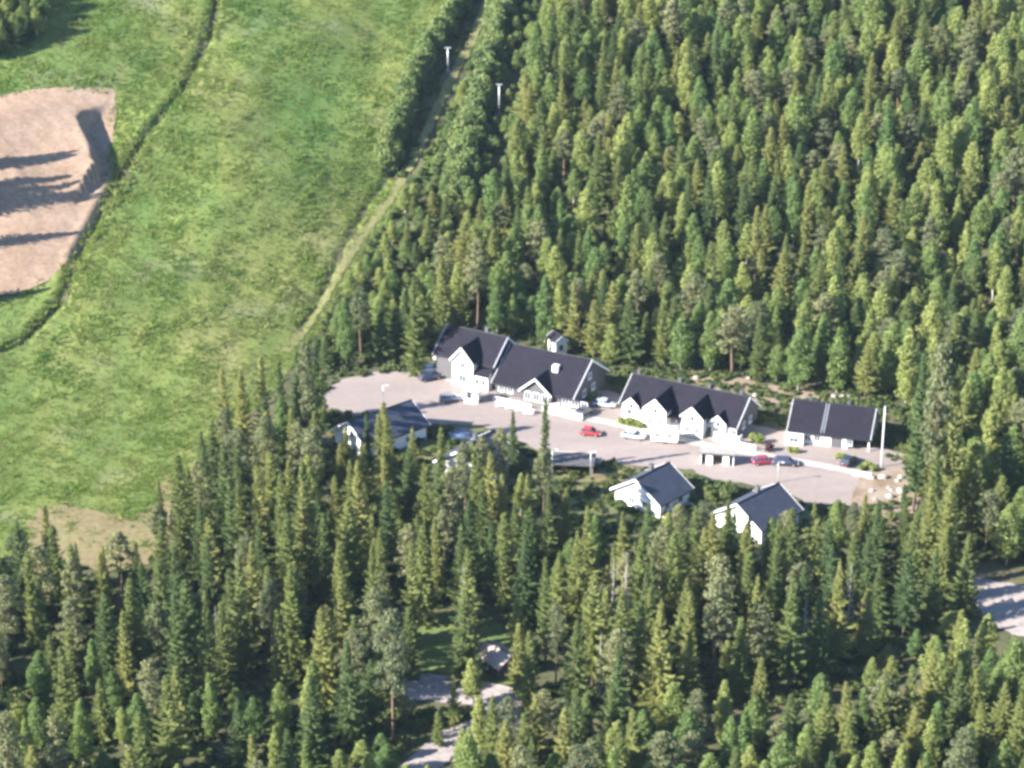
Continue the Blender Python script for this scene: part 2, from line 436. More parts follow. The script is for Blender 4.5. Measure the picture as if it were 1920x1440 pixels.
LANE_W = pline(LANE_PX)
sheet('gravel_lane', None, 0.10, 1.6, M_LANE, 'pale gravel lane through the wood', world_poly=ribbon(LANE_W, 5.0), wob=0.3)
sheet('driveway', [(735, 1275), (765, 1262), (850, 1268), (960, 1290), (1000, 1320), (960, 1345), (860, 1320), (760, 1312)], 0.12, 1.2, M_LANE, 'gravel driveway beside the cabin', wob=0.3)
sheet('cabin_lawn', [(760, 1170), (800, 1150), (860, 1145), (960, 1180), (1000, 1230), (960, 1285), (850, 1264), (770, 1258), (745, 1230)], 0.09, 1.2, M_LAWN, 'mown lawn around the cabin', wob=0.4)
sheet('side_road', [(1800, 1070), (1840, 1085), (1925, 1100), (1990, 1120), (1990, 1200), (1900, 1195), (1850, 1160), (1815, 1120)], 0.14, 1.5, M_LANE, 'gravel turning place beside the lane', wob=0.3)

# ------------------------------------------------------------------ plants: prototypes
def tri_mesh(name, T, mat):
    T = np.asarray(T, float); n = len(T)
    me = bpy.data.meshes.new(name)
    me.vertices.add(n * 3); me.vertices.foreach_set('co', T.reshape(-1))
    me.loops.add(n * 3); me.loops.foreach_set('vertex_index', np.arange(n * 3, dtype=np.int32))
    me.polygons.add(n); me.polygons.foreach_set('loop_start', np.arange(0, n * 3, 3, dtype=np.int32))
    me.materials.append(mat); me.update(calc_edges=True); me.validate(); return me

def spruce_crown(r, H, Rm, z0f=0.05, gap=0.40, power=0.7):
    T = []; ph = r.uniform(0, 6)
    z = H * z0f
    while z < H - 0.15:
        t = (z - H * z0f) / (H * (1 - z0f))
        prof = (1 - t) ** power * min(1.0, 0.62 + t * 2.2) * (1 + 0.14 * math.sin(z * 1.9 + ph) + 0.10 * math.sin(z * 4.3 + 2 * ph))
        Lm = Rm * prof + 0.06
        nb = 6 + int(4 * (1 - t)); a0 = r.uniform(0, 6.28)
        for k in range(nb):
            if r.random() < 0.07: continue
            az = a0 + 2 * math.pi * k / nb + r.uniform(-0.3, 0.3)
            L = Lm * r.choice((r.uniform(0.45, 0.8), r.uniform(0.75, 1.1), r.uniform(0.9, 1.35))); droop = -0.42 + 0.75 * t + r.uniform(-0.12, 0.12)
            o = np.array((math.cos(az), math.sin(az), 0)); s = np.array((-o[1], o[0], 0))
            zb = z + r.uniform(-0.2, 0.2)
            n = max(2, int(L / 0.20))
            for i in range(n + 1):
                f = (i + 0.3) / (n + 0.6)
                rad = L * f; zz = zb + rad * droop + 0.28 * L * f * f
                c = o * rad + np.array((0, 0, zz))
                wl_ = (0.26 + 0.24 * L * (1 - f)) * r.uniform(0.7, 1.25)
                for sg in (-1, 1):
                    tip = c + s * sg * wl_ * 0.85 + o * wl_ * 0.65 + np.array((0, 0, -0.16 + r.uniform(-0.12, 0.1)))
                    T.append((c - o * 0.13, c + o * 0.13 + np.array((0, 0, r.uniform(-0.02, 0.08))), tip))
                if r.random() < 0.7:
                    T.append((c - s * 0.16, c + s * 0.16, c + o * 0.14 + np.array((0, 0, -r.uniform(0.28, 0.5)))))
            tip = o * (L + 0.28) + np.array((0, 0, zb + L * droop + 0.34 * L))
            c = o * L * 0.8 + np.array((0, 0, zb + 0.8 * L * droop + 0.18 * L))
            T.append((c - s * 0.18, c + s * 0.18, tip))
        z += gap * (1.0 - 0.35 * t) * r.uniform(0.85, 1.15)
    for k in range(5):
        a = k * 1.26; o = np.array((math.cos(a), math.sin(a), 0)) * 0.12
        T.append((o + (0, 0, H - 0.5), -o * 0.5 + (0, 0, H - 0.5), np.array((0, 0, H + 0.5))))
    return T

def clump(r, c, rx, rz, n, s):
    T = []
    for _ in range(n):
        v = np.array([r.gauss(0, 1) for _ in range(3)]); v /= np.linalg.norm(v); q = r.random() ** 0.35
        p = np.array(c) + v * q * np.array((rx, rx, rz))
        d1 = np.array([r.gauss(0, 1) for _ in range(3)]) + v * 0.2; d1 /= np.linalg.norm(d1)
        d2 = np.cross(d1, v + np.array([r.gauss(0, .5) for _ in range(3)])); d2 /= (np.linalg.norm(d2) + 1e-6)
        k = s * r.uniform(0.7, 1.3)
        T.append((p - d1 * k * 0.5 - d2 * k * 0.3, p + d1 * k * 0.6, p + d2 * k * 0.6 - d1 * k * 0.1))
    return T

def birch_crown(r, H, Rm, z0f=0.16, dens=1.0):
    T = []; n = int(56 * dens)
    for k in range(n):
        t = (k + 0.5) / n; z = H * (z0f + (0.97 - z0f) * t)
        prof = (math.sin(math.pi * min(1, 0.16 + t * 0.84)) ** 0.7) * (1.0 - 0.35 * t)
        a = k * 2.399 + r.uniform(-.4, .4); rad = Rm * prof * r.uniform(0.25, 0.8)
        cr = Rm * r.uniform(0.26, 0.42) * (0.55 + 0.6 * prof)
        T += clump(r, (math.cos(a) * rad, math.sin(a) * rad, z), cr, cr * 1.2, 80, 0.30)
    T += clump(r, (0, 0, H * 0.97), Rm * 0.22, H * 0.045, 40, 0.30)
    return T

def pine_crown(r, H, Rm, z0f=0.42):
    T = []; n = 30; br = []
    for k in range(n):
        t = (k + 0.5) / n; z = H * (z0f + (0.95 - z0f) * t)
        prof = math.sin(math.pi * min(1, 0.28 + t * 0.70)) ** 0.8
        a = k * 2.399 + r.uniform(-.5, .5); rad = Rm * prof * r.uniform(0.35, 0.9)
        cr = Rm * r.uniform(0.24, 0.36); c = (math.cos(a) * rad, math.sin(a) * rad, z + 0.25 * rad)
        T += clump(r, c, cr * 1.2, cr * 0.75, 80, 0.34); br.append(c)
    T += clump(r, (0, 0, H * 0.95), Rm * 0.34, H * 0.045, 80, 0.34)
    return T, br

def bush_crown(r, H, Rm, n=16, per=55, s=0.32):
    T = []
    for k in range(n):
        a = r.uniform(0, 6.28); q = r.random() ** 0.5; z = H * r.uniform(0.18, 0.82)
        w = math.sqrt(max(0.1, 1 - abs(z / H - 0.42) * 1.5))
        cr = Rm * r.uniform(0.34, 0.5)
        T += clump(r, (math.cos(a) * q * Rm * 0.62 * w, math.sin(a) * q * Rm * 0.62 * w, z), cr, min(cr, H * 0.28), per, s)
    T = [t for t in T if min(p[2] for p in t) > -0.05]
    return T

def trunk_mesh(name, H, r0, mat, r, branches=(), bend=0.15, sink=0.35, top=0.97):
    mb = MB(); k = 6
    ox, oy = r.uniform(-bend, bend), r.uniform(-bend, bend)
    pts = [(ox * math.sin(3 * i / k), oy * math.sin(2.4 * i / k), -sink + (H * top + sink) * i / k) for i in range(k + 1)]
    mb.tube(pts, [r0 * (1.25 if i == 0 else 1) * (1 - 0.9 * i / k) + 0.015 for i in range(k + 1)], 7)
    for c in branches:
        z0 = c[2] - 0.35 * math.hypot(c[0], c[1]) - 0.2
        mb.tube([(0, 0, z0), (c[0] * 0.5, c[1] * 0.5, (z0 + c[2]) / 2 + 0.05), c], [r0 * 0.28, r0 * 0.18, 0.02], 4, False)
    return mesh_data(name, mb.v, mb.f, mat, True)

PROTO = {}          # kind -> list of (trunk mesh, crown mesh)
def make_protos():
    r = random.Random(11)
    L = []
    for i in range(9):
        H = 15.0; Rm = (1.95, 2.2, 1.6, 2.7, 2.05, 1.8, 2.4, 1.4, 3.0)[i]
        L.append((trunk_mesh('spruce_trunk', H, 0.17, M_BARK, r), tri_mesh('spruce_crown', spruce_crown(r, H, Rm, (0.05, 0.08, 0.16, 0.04, 0.13, 0.06, 0.20, 0.10, 0.03)[i], (0.44, 0.5, 0.44, 0.48, 0.55, 0.42, 0.6, 0.5, 0.5)[i], (0.80, 0.92, 0.75, 1.05, 0.85, 0.70, 0.8, 0.6, 1.2)[i]), M_SPRUCE)))
    PROTO['spruce'] = L; L = []
    for i in range(4):
        T, br = pine_crown(r, 15.0, (2.2, 2.5, 1.9, 2.3)[i], (0.42, 0.36, 0.5, 0.3)[i])
        L.append((trunk_mesh('pine_trunk', 15.0, 0.19, M_PBARK, r, br[::3], 0.3), tri_mesh('pine_crown', T, M_PINE)))
    PROTO['pine'] = L; L = []
    for i in range(5):
        L.append((trunk_mesh('birch_trunk', 12.0, 0.12, M_BBARK, r, (), 0.4), tri_mesh('birch_crown', birch_crown(r, 12.0, (1.9, 2.2, 1.7, 2.0, 2.4)[i], (0.14, 0.18, 0.10, 0.22, 0.15)[i]), M_BIRCH)))
    PROTO['birch'] = L; L = []
    for i in range(4):
        mb = MB()
        for q in range(4):
            a = q * 1.6 + r.random(); mb.tube([(0, 0, -0.2), (math.cos(a) * .5, math.sin(a) * .5, 1.2), (math.cos(a) * .9, math.sin(a) * .9, 2.4)], [.05, .04, .015], 5)
        L.append((mesh_data('willow_stem', mb.v, mb.f, M_BARK, True), tri_mesh('willow_crown', bush_crown(r, 3.6, 1.9, 18, 60, 0.34), M_WILLOW)))
    PROTO['willow'] = L
    T = bush_crown(r, 1.0, 0.8, 8, 34, 0.26); mb = MB(); mb.tube([(0, 0, -0.1), (0, 0, 0.5)], [.04, .02], 5)
    PROTO['garden'] = [(mesh_data('shrub_stem', mb.v, mb.f, M_BARK, True), tri_mesh('shrub_crown', T, M_GARDEN))]
    PROTO['fern'] = [(None, tri_mesh('fern_clump', bush_crown(r, 0.9, 0.9, 6, 26, 0.34), M_FERN)) for _ in range(3)]
    L = []
    for i in range(4):
        T = []
        for b in range(9):
            a = r.uniform(0, 6.28); q = r.uniform(0, 0.28); p = np.array((math.cos(a) * q, math.sin(a) * q, -0.03))
            h = r.uniform(0.14, 0.34); lean = np.array((r.uniform(-.22, .22), r.uniform(-.22, .22), h))
            s = np.array((math.cos(a + 1.3), math.sin(a + 1.3), 0)) * r.uniform(0.05, 0.10)
            T.append((p - s, p + s, p + lean))
        L.append((None, tri_mesh('grass_tuft', T, M_GRASS)))
    PROTO['grass'] = L
make_protos()

# scattered stuff: one object, geometry-node instances of small meshes
def scatter(name, label, pts, scl, idx, meshes, kind='stuff'):
    n = len(pts)
    me = bpy.data.meshes.new(name); me.vertices.add(n); me.vertices.foreach_set('co', np.asarray(pts, float).reshape(-1)); me.update()
    a = me.attributes.new('scl', 'FLOAT_VECTOR', 'POINT'); a.data.foreach_set('vector', np.asarray(scl, float).reshape(-1))
    a = me.attributes.new('rot', 'FLOAT_VECTOR', 'POINT')
    rs = np.random.RandomState(len(pts)); rot = np.zeros((n, 3)); rot[:, 2] = rs.rand(n) * 6.283; rot[:, :2] = rs.randn(n, 2) * 0.03
    a.data.foreach_set('vector', rot.reshape(-1))
    a = me.attributes.new('pick', 'INT', 'POINT'); a.data.foreach_set('value', np.asarray(idx, np.int32))
    col = bpy.data.collections.new(name + '_source')
    for k, mlist in enumerate(meshes):
        bm_v, bm_f, bm_m, mats = [], [], [], []
        jo = bpy.data.objects.new('%s_source_%02d' % (name, k), join_meshes('%s_source_%02d' % (name, k), mlist)); col.objects.link(jo)
    ng = bpy.data.node_groups.new(name + '_nodes', 'GeometryNodeTree')
    ng.interface.new_socket('Geometry', in_out='INPUT', socket_type='NodeSocketGeometry')
    ng.interface.new_socket('Geometry', in_out='OUTPUT', socket_type='NodeSocketGeometry')
    nd = ng.nodes; gi = nd.new('NodeGroupInput'); go = nd.new('NodeGroupOutput')
    ip = nd.new('GeometryNodeInstanceOnPoints'); ci = nd.new('GeometryNodeCollectionInfo')
    ci.inputs['Collection'].default_value = col; ci.inputs['Separate Children'].default_value = True; ci.inputs['Reset Children'].default_value = True
    ip.inputs['Pick Instance'].default_value = True
    def attr(nm, ty):
        q = nd.new('GeometryNodeInputNamedAttribute'); q.data_type = ty; q.inputs['Name'].default_value = nm; return q.outputs['Attribute']
    ng.links.new(gi.outputs[0], ip.inputs['Points']); ng.links.new(ci.outputs[0], ip.inputs['Instance'])
    ng.links.new(attr('pick', 'INT'), ip.inputs['Instance Index'])
    ng.links.new(attr('scl', 'FLOAT_VECTOR'), ip.inputs['Scale'])
    e2r = nd.new('FunctionNodeEulerToRotation'); ng.links.new(attr('rot', 'FLOAT_VECTOR'), e2r.inputs[0]); ng.links.new(e2r.outputs[0], ip.inputs['Rotation'])
    ng.links.new(ip.outputs[0], go.inputs[0])
    o = obj(name, me); md = o.modifiers.new('scatter', 'NODES'); md.node_group = ng
    return tag(o, label, None, None, kind)

def join_meshes(name, mlist):
    mlist = [m for m in mlist if m]
    V, F, MI, mats = [], [], [], []
    for m in mlist:
        n = len(V); V += [tuple(v.co) for v in m.vertices]
        for p in m.polygons: F.append(tuple(i + n for i in p.vertices)); MI.append(len(mats))
        mats.append(m.materials[0])
    me = bpy.data.meshes.new(name); me.from_pydata(V, [], F)
    for m in mats: me.materials.append(m)
    me.polygons.foreach_set('material_index', np.array(MI, np.int32)); me.update(); return me

# ------------------------------------------------------------------ where the trees stand
FRONT_PX = [(-500, 1130), (60, 1125), (180, 1120), (265, 1110), (315, 1040), (345, 960), (395, 890), (430, 850), (520, 832), (600, 842), (640, 870), (700, 905), (800, 925), (880, 930), (980, 955),
            (1040, 1010), (1110, 1035), (1180, 1045), (1330, 1045), (1480, 1050), (1560, 1030), (1640, 1010), (1720, 985), (1790, 1000), (1800, 1060), (1815, 1160), (1760, 1225), (1640, 1290), (1500, 1335), (1200, 1350), (1000, 1350), (900, 1350),
            (820, 1390), (760, 1430), (650, 1530), (600, 1760), (-500, 1760)]
NEAR_PX = [(700, 1760), (760, 1530), (860, 1430), (960, 1395), (1200, 1390), (1380, 1385), (1520, 1372), (1660, 1330), (1790, 1270), (1900, 1215), (2050, 1150), (2500, 1000), (2500, 1760)]
BACK_PX = [(1075, -180), (1035, 0), (1010, 120), (985, 250), (945, 400), (820, 490), (700, 560), (640, 620), (600, 665), (640, 690), (740, 680), (830, 652), (900, 625), (1000, 640), (1080, 660), (1160, 697), (1260, 700), (1380, 708), (1460, 728), (1560, 740), (1640, 750), (1690, 780), (1712, 860),
           (1730, 960), (1800, 985), (1810, 1050), (1990, 1075), (2500, 950), (2500, -180)]
SHRUB_PX = [(985, -150), (940, -40), (912, 60), (868, 150), (825, 235), (782, 320), (745, 390), (695, 460), (660, 510), (625, 570), (590, 625), (545, 690), (600, 700), (700, 640), (830, 560), (900, 470), (945, 400), (985, 250), (1010, 120), (1035, 0), (1075, -150)]
CORNER_PX = [(-420, -160), (95, -160), (95, 20), (70, 75), (10, 110), (-180, 120), (-420, 120)]
# photograph regions a crown must not cover
OPEN = [
    [(600, 760), (640, 702), (800, 692), (838, 640), (850, 614), (950, 634), (1030, 618), (1060, 620), (1066, 668), (1105, 676), (1140, 697), (1190, 704), (1300, 712), (1400, 728), (1490, 752), (1660, 768), (1690, 880), (1690, 935), (1560, 945), (1500, 905), (1300, 870), (1110, 850), (1030, 845), (930, 800), (820, 790), (700, 752)],
    [(735, 762), (798, 762), (800, 830), (760, 800)], [(634, 792), (660, 785), (700, 830), (640, 820)],
    [(838, 798), (892, 798), (892, 836), (838, 836)],
    [(1132, 938), (1196, 885), (1255, 866), (1312, 910), (1308, 938), (1230, 950), (1180, 968), (1145, 968)],
    [(1318, 905), (1378, 910), (1375, 950), (1320, 938)],
    [(1378, 950), (1455, 903), (1510, 935), (1460, 962), (1390, 962)],
    [(0, -50), (0, 985), (80, 950), (130, 955), (180, 1000), (225, 985), (280, 930), (300, 890), (330, 880), (372, 800), (392, 740), (420, 700), (500, 672), (560, 660), (600, 640), (640, 560), (500, 300), (850, -50)],
    [(90, 955), (290, 930), (280, 1010), (170, 1040)],
    [(790, 1185), (842, 1172), (846, 1228), (802, 1232)], [(755, 1272), (845, 1276), (845, 1304), (755, 1300)],
    [(770, 1440), (795, 1425), (850, 1385), (850, 1440)], [(740, 1405), (830, 1350), (850, 1375), (800, 1420)],
    [(912, 1180), (955, 1180), (960, 1225), (955, 1275), (930, 1275), (912, 1222)],
    [(1826, 1090), (1930, 1085), (1930, 1200), (1880, 1190), (1850, 1165)],
    [(1640, 755), (1664, 755), (1664, 880), (1640, 880)],
    [(830, 88), (848, 88), (848, 135), (830, 135)], [(929, 160), (943, 160), (943, 222), (929, 222)],
]
open_pts = []
for poly in OPEN:
    xs = [p[0] for p in poly]; ys = [p[1] for p in poly]
    gx, gy = np.meshgrid(np.arange(min(xs) + 3, max(xs), 9), np.arange(min(ys) + 3, max(ys), 9)); gx, gy = gx.ravel(), gy.ravel()
    k = inside(gx, gy, poly); open_pts.append(np.stack([gx[k], gy[k]], 1))
open_pts = np.vstack(open_pts)

TREES = []     # (kind, zone, x, y, z, height, width factor, variant)
CELL = {}
def too_close(x, y, r):
    cx, cy = int(x // 4), int(y // 4)
    for i in (-1, 0, 1):
        for j in (-1, 0, 1):
            for (a, b, q) in CELL.get((cx + i, cy + j), ()):
                if (a - x) ** 2 + (b - y) ** 2 < ((r + q) / 2) ** 2: return True
    return False

def covers_open(x, y, z, h, half, slack=1.0):
    bx, by, dep = project(x, y, z); tx, ty, _ = project(x, y, z + h)
    w = half * FPX / dep * slack
    m = (open_pts[:, 1] < by) & (open_pts[:, 1] > ty)
    if not m.any(): return False
    q = open_pts[m]; t = (q[:, 1] - ty) / (by - ty)
    return bool((np.abs(q[:, 0] - bx) < w * np.minimum(1, 0.25 + t * 1.4)).any())

BASEH = {'spruce': 15.0, 'pine': 15.0, 'birch': 12.0, 'willow': 3.6}
HALF = {'spruce': 1.6, 'pine': 1.9, 'birch': 1.7, 'willow': 1.8}
def put(kind, zone, x, y, h, wf, r, sp, force=False, z=None):
    if z is None: z = gz(x, y)
    if not force:
        if too_close(x, y, sp): return False
        if zone != 'corner':
            for cutb in (1.0, 0.85, 0.72, 0.6, 0.5):
                if not covers_open(x, y, z, h * cutb, HALF[kind] * wf * (0.4 + 0.6 * cutb)): break
            else: return False
            h *= cutb; wf *= 0.5 + 0.5 * cutb
            if h < 4 and zone in ('front', 'near'): return False
    CELL.setdefault((int(x // 4), int(y // 4)), []).append((x, y, sp))
    TREES.append((kind, zone, x, y, z, h, wf, r.randrange(len(PROTO[kind])))); return True

def grow():
    r = random.Random(23)
    # trees one can pick out in the photograph: (kind, base px, top py, width factor)
    hand = [('spruce', 1165, 1088, 958, 0.9), ('spruce', 1400, 1085, 962, 0.8), ('birch', 1442, 1078, 968, 1.0), ('spruce', 1300, 1090, 946, 0.8), ('birch', 1250, 1090, 958, 0.9), ('spruce', 1480, 1085, 948, 0.9), ('spruce', 560, 796, 662, 0.9), ('birch', 602, 800, 700, 1.0), ('spruce', 528, 806, 676, 0.9), ('pine', 588, 790, 648, 0.8), ('spruce', 650, 868, 800, 0.9), ('spruce', 690, 885, 775, 0.8), ('birch', 885, 900, 830, 1.0), ('spruce', 862, 940, 850, 0.9), ('birch', 905, 925, 850, 1.0),
            ('spruce', 1022, 892, 745, 0.75), ('spruce', 962, 893, 770, 0.7), ('spruce', 722, 882, 752, 1.15), ('spruce', 775, 925, 800, 0.85), ('spruce', 828, 950, 800, 0.9),
            ('spruce', 425, 872, 688, 0.8), ('spruce', 497, 858, 668, 1.0), ('pine', 580, 862, 640, 0.8), ('spruce', 640, 905, 830, 0.9), ('pine', 905, 960, 815, 0.9), ('pine', 938, 955, 800, 0.8),
            ('spruce', 305, 1040, 895, 0.7), ('spruce', 345, 1060, 850, 1.1), ('spruce', 97, 1110, 945, 0.95), ('pine', 45, 1120, 985, 1.0), ('pine', 230, 1150, 990, 1.2), ('spruce', 150, 1130, 1015, 0.6),
            ('spruce', 1212, 1120, 942, 0.95), ('spruce', 1360, 1090, 935, 0.95), ('spruce', 1272, 1130, 965, 0.75), ('spruce', 1148, 1150, 1020, 0.7), ('pine', 738, 1395, 1130, 1.0), ('spruce', 822, 1400, 1330, 0.9),
            ('pine', 1742, 985, 635, 0.95), ('spruce', 1712, 960, 660, 0.9), ('spruce', 1775, 990, 690, 0.9), ('birch', 1565, 1050, 935, 1.1), ('birch', 1640, 1040, 945, 0.9), ('spruce', 1615, 1060, 925, 0.8),
            ('spruce', 778, 702, 520, 0.95), ('spruce', 830, 655, 480, 0.9), ('pine', 895, 620, 450, 1.0), ('birch', 650, 690, 560, 1.0), ('spruce', 1500, 718, 590, 0.8), ('spruce', 1622, 748, 640, 1.15),
            ('birch', 1022, 648, 520, 1.1), ('spruce', 1075, 660, 530, 0.9), ('spruce', 1240, 690, 560, 1.0), ('birch', 1330, 700, 585, 1.0), ('spruce', 1420, 715, 590, 1.0),
            ('spruce', 1470, 545, 440, 0.9), ('birch', 1175, 470, 335, 1.3), ('spruce', 965, 1060, 940, 0.8), ('spruce', 880, 1095, 930, 1.0), ('spruce', 440, 1110, 890, 0.9), ('spruce', 535, 1115, 880, 0.8),
            ('spruce', 1215, 1280, 1090, 1.1), ('spruce', 1642, 1190, 1050, 0.95), ('birch', 1345, 1210, 1080, 1.3), ('pine', 1170, 1200, 1030, 0.7), ('spruce', 340, 1330, 1100, 1.0), ('spruce', 195, 1395, 1265, 1.05), ('birch', 265, 1425, 1295, 1.2)]
    for kind, bx, by, ty, wf in hand:
        p = at(bx, by); dep = project(p.x, p.y, p.z)[2]
        h = (by - ty) * dep / FPX / math.cos(PITCH)
        put(kind, 'hand', p.x, p.y, h, wf * 15.0 / BASEH[kind] if False else wf, r, 3.0, True)
    # trees behind the sand heap and left of the picture, whose shade falls across it
    for bx, by, h in ((-90, 395, 17), (-120, 405, 19), (-70, 412, 16), (-150, 385, 18), (-60, 470, 13), (-110, 478, 16), (-100, 352, 15), (-140, 345, 17), (-70, 345, 13), (-180, 400, 19), (-60, 570, 10)):
        x, y = hit(bx, by); put('spruce', 'hand', x, y, h, 1.0, r, 3.0, True)
    # hedges of willow beside the track
    for row, half in ((ROW1, 1.2), (ROW2, 2.2)):
        L = pline(row)
        for a, b in zip(L[:-1], L[1:]):
            l = np.hypot(*(b - a)); n = max(1, int(l / 1.0))
            for q in range(n):
                p = a + (b - a) * (q + r.random() * 0.6) / n + np.array((r.uniform(-half, half), r.uniform(-0.5, 0.5)))
                put('willow', 'row', p[0], p[1], r.uniform(4.2, 5.6) * (1.0 if half < 1.5 else 1.12), r.uniform(0.75, 1.0), r, 1.0, True)
    rs = np.random.RandomState(3)
    X, Y = rs.uniform(-150, 150, 40000), rs.uniform(-190, 185, 40000); Z = height(X, Y); BX, BY, _ = project(X, Y, Z)
    zones = {id(P): inside(BX, BY, P) for P in (FRONT_PX, NEAR_PX, CORNER_PX, SHRUB_PX, BACK_PX)}
    ok = (BX > -330) & (BX < 2250) & (BY > -170) & (BY < 1750) & np.any(list(zones.values()), axis=0)
    TRD = dist_line(X, Y, TR_W)
    GAP = inside(BX, BY, [(1480, 1345), (1650, 1255), (1850, 1150), (1880, 1205), (1690, 1300), (1520, 1385)]) | inside(BX, BY, [(640, 1440), (770, 1400), (800, 1440), (760, 1560), (560, 1560)])
    for ci in np.nonzero(ok)[0]:
        x, y, zz, bx, by = float(X[ci]), float(Y[ci]), float(Z[ci]), float(BX[ci]), float(BY[ci])
        def inz(P): return bool(zones[id(P)][ci])
        u = r.random(); g = r.gauss(0, 1)
        if GAP[ci]:
            put('birch' if u < 0.6 else 'spruce', 'near', x, y, 4.6 + 0.4 * g, 1.2, r, 2.8, False, zz); continue
        if inz(FRONT_PX):
            if math.sin(x * 0.21 + 2 * math.sin(y * 0.11)) * math.sin(y * 0.24 + 1.7 * math.sin(x * 0.13)) > 0.62: continue
            if bx < 620:                                   # the dark stand under the meadow: tall spruce
                kind = 'spruce' if u < 0.76 else 'pine' if u < 0.92 else 'birch'
                h = {'spruce': 15.2, 'pine': 14.5, 'birch': 9.5}[kind] + 2.4 * g; sp = r.uniform(3.8, 5.2)
            else:
                kind = 'spruce' if u < 0.74 else 'pine' if u < 0.90 else 'birch'
                h = {'spruce': 14.6, 'pine': 14.0, 'birch': 9.0}[kind] + 2.6 * g; sp = r.uniform(3.8, 5.0)
            if by > 1330 and bx < 640 and r.random() < 0.5: kind, h = 'birch', 7.5 + 1.5 * g
            if by > 1480 and bx < 640: h *= 0.72
            h = min(max(h, 4.5), 19)
            put(kind, 'front', x, y, h, r.uniform(0.85, 1.25), r, sp, False, zz)
        elif inz(NEAR_PX):
            kind = 'spruce' if u < 0.28 else 'birch' if u < 0.84 else 'pine'
            h = min(max({'spruce': 10.5, 'pine': 10.5, 'birch': 9.0}[kind] + 1.8 * g, 5), 15)
            put(kind, 'near', x, y, h, r.uniform(0.95, 1.25), r, 3.4, False, zz)
        elif inz(CORNER_PX):
            put('birch' if u < 0.75 else 'spruce', 'corner', x, y, 6.0 + 0.8 * g, 1.25, r, 2.2, False, zz)
        elif inz(SHRUB_PX):
            low_ = by < 390
            kind = ('birch' if u < 0.3 else 'willow') if low_ else 'birch' if u < 0.6 else 'willow' if u < 0.8 else 'spruce'
            h = ({'birch': 4.4, 'willow': 2.4} if low_ else {'birch': 5.4, 'willow': 2.8, 'spruce': 6.0})[kind] + 0.6 * g
            if TRD[ci] < 2.2: continue
            if TRD[ci] < 4: h = min(h, 2.0); kind = 'willow'
            put(kind, 'young', x, y, max(h, 1.4), r.uniform(0.9, 1.3), r, 2.0 if low_ else 2.5, False, zz)
        elif inz(BACK_PX):
            low = float(np.sin(x * 0.07 + 1) * np.sin(y * 0.06 + 2))
            kind = 'spruce' if u < 0.30 + 0.16 * low else 'birch' if u < 0.88 else 'pine'
            h = {'spruce': 11.8, 'pine': 11.5, 'birch': 10.4}[kind] + 2.1 * g
            put(kind, 'back', x, y, min(max(h, 5), 16), r.uniform(1.05, 1.55), r, r.uniform(3.0, 4.2), False, zz)
ROW1 = [(905, -60), (868, 0), (845, 50), (800, 105), (775, 160), (752, 220), (735, 275), (722, 318)]
ROW2 = [(965, -60), (938, 10), (925, 80), (905, 150), (885, 220), (872, 290), (862, 350), (856, 395)]
grow()

def snag_mesh(r):
    mb = MB(); H = 12.0
    mb.tube([(0, 0, -.3), (.1, 0, 4), (0, .1, 8), (0, 0, H)], [.16, .12, .08, .02], 7)
    for k in range(46):
        z = 2.0 + k * 0.21; a = r.uniform(0, 6.28); l = (1 - z / H) * 1.5 * r.uniform(.5, 1.2) + .25
        mb.tube([(0, 0, z), (math.cos(a) * l * .6, math.sin(a) * l * .6, z - .1 * l), (math.cos(a) * l, math.sin(a) * l, z - .35 * l)], [.04, .03, .01], 4, False)
    return mb
def snags():
    r = random.Random(8)
    for k, (px, py, top) in enumerate([(1172, 1215, 1030), (1148, 1180, 1040), (1125, 1320, 1180), (640, 1240, 1120), (300, 1200, 1070), (1505, 1250, 1120), (410, 1260, 1130), (870, 1180, 1050), (1590, 1180, 1050)]):
        p = at(px, py); dep = float(project(p.x, p.y, p.z)[2]); h = (py - top) * dep / FPX / math.cos(PITCH); q = snag_mesh(r)
        root = obj('dead_spruce', None, None, tuple(p), r.uniform(0, 6), (1, 1, h / 12.0)); tag(root, 'bare grey dead spruce standing in the wood below the houses', 'tree', 'dead spruces in the wood')
        n = 4 * 7 + 0; q.build('trunk', M_SBARK, root)
snags()

NAMES = {'spruce': 'spruce_tree', 'pine': 'pine_tree', 'birch': 'birch_tree', 'willow': 'willow_shrub'}
def make_sources():
    S = {}
    for kind in NAMES:
        for i, (tm, cm) in enumerate(PROTO[kind]):
            S[(kind, i)] = (tm, cm)
    return S
SRC = make_sources()

MARKS = [('the sand heap', 60, 300), ('the orange dry bank', 180, 990), ('the ditch in the meadow', 300, 220), ('the tall gabled house', 880, 690), ('the black-roofed lodge', 1040, 730), ('the four-gabled row house', 1290, 780),
         ('the end house', 1550, 830), ('the flagpole', 1652, 876), ('the rubble edge', 1670, 930), ('the dug soil bank', 1390, 730), ('the cream outbuilding', 1045, 665), ('the trampoline', 865, 822), ('the dark carport', 1075, 884),
         ('the half-hidden house', 720, 840), ('the blue-shaded house', 1220, 970), ('the house by the rubble', 1430, 1000), ('the cabin', 936, 1260), ('the gravel lane', 800, 1430), ('the gravel turning place', 1880, 1140),
         ('the driveway', 820, 1290), ('the big pale boulder', 655, 1172), ('the upper lift pylon', 840, 132), ('the lower lift pylon', 936, 216), ('the willow hedge foot', 728, 315), ('the grass track foot', 535, 665),
         ('the meadow corner', 400, 860), ('the tree-shaded gravel', 640, 745), ('the lone red hatchback', 1107, 816), ('the mown cabin lawn', 800, 1210)]
ROW1_W = pline(ROW1)
MARK_W = [(n, at(px, py)) for n, px, py in MARKS]
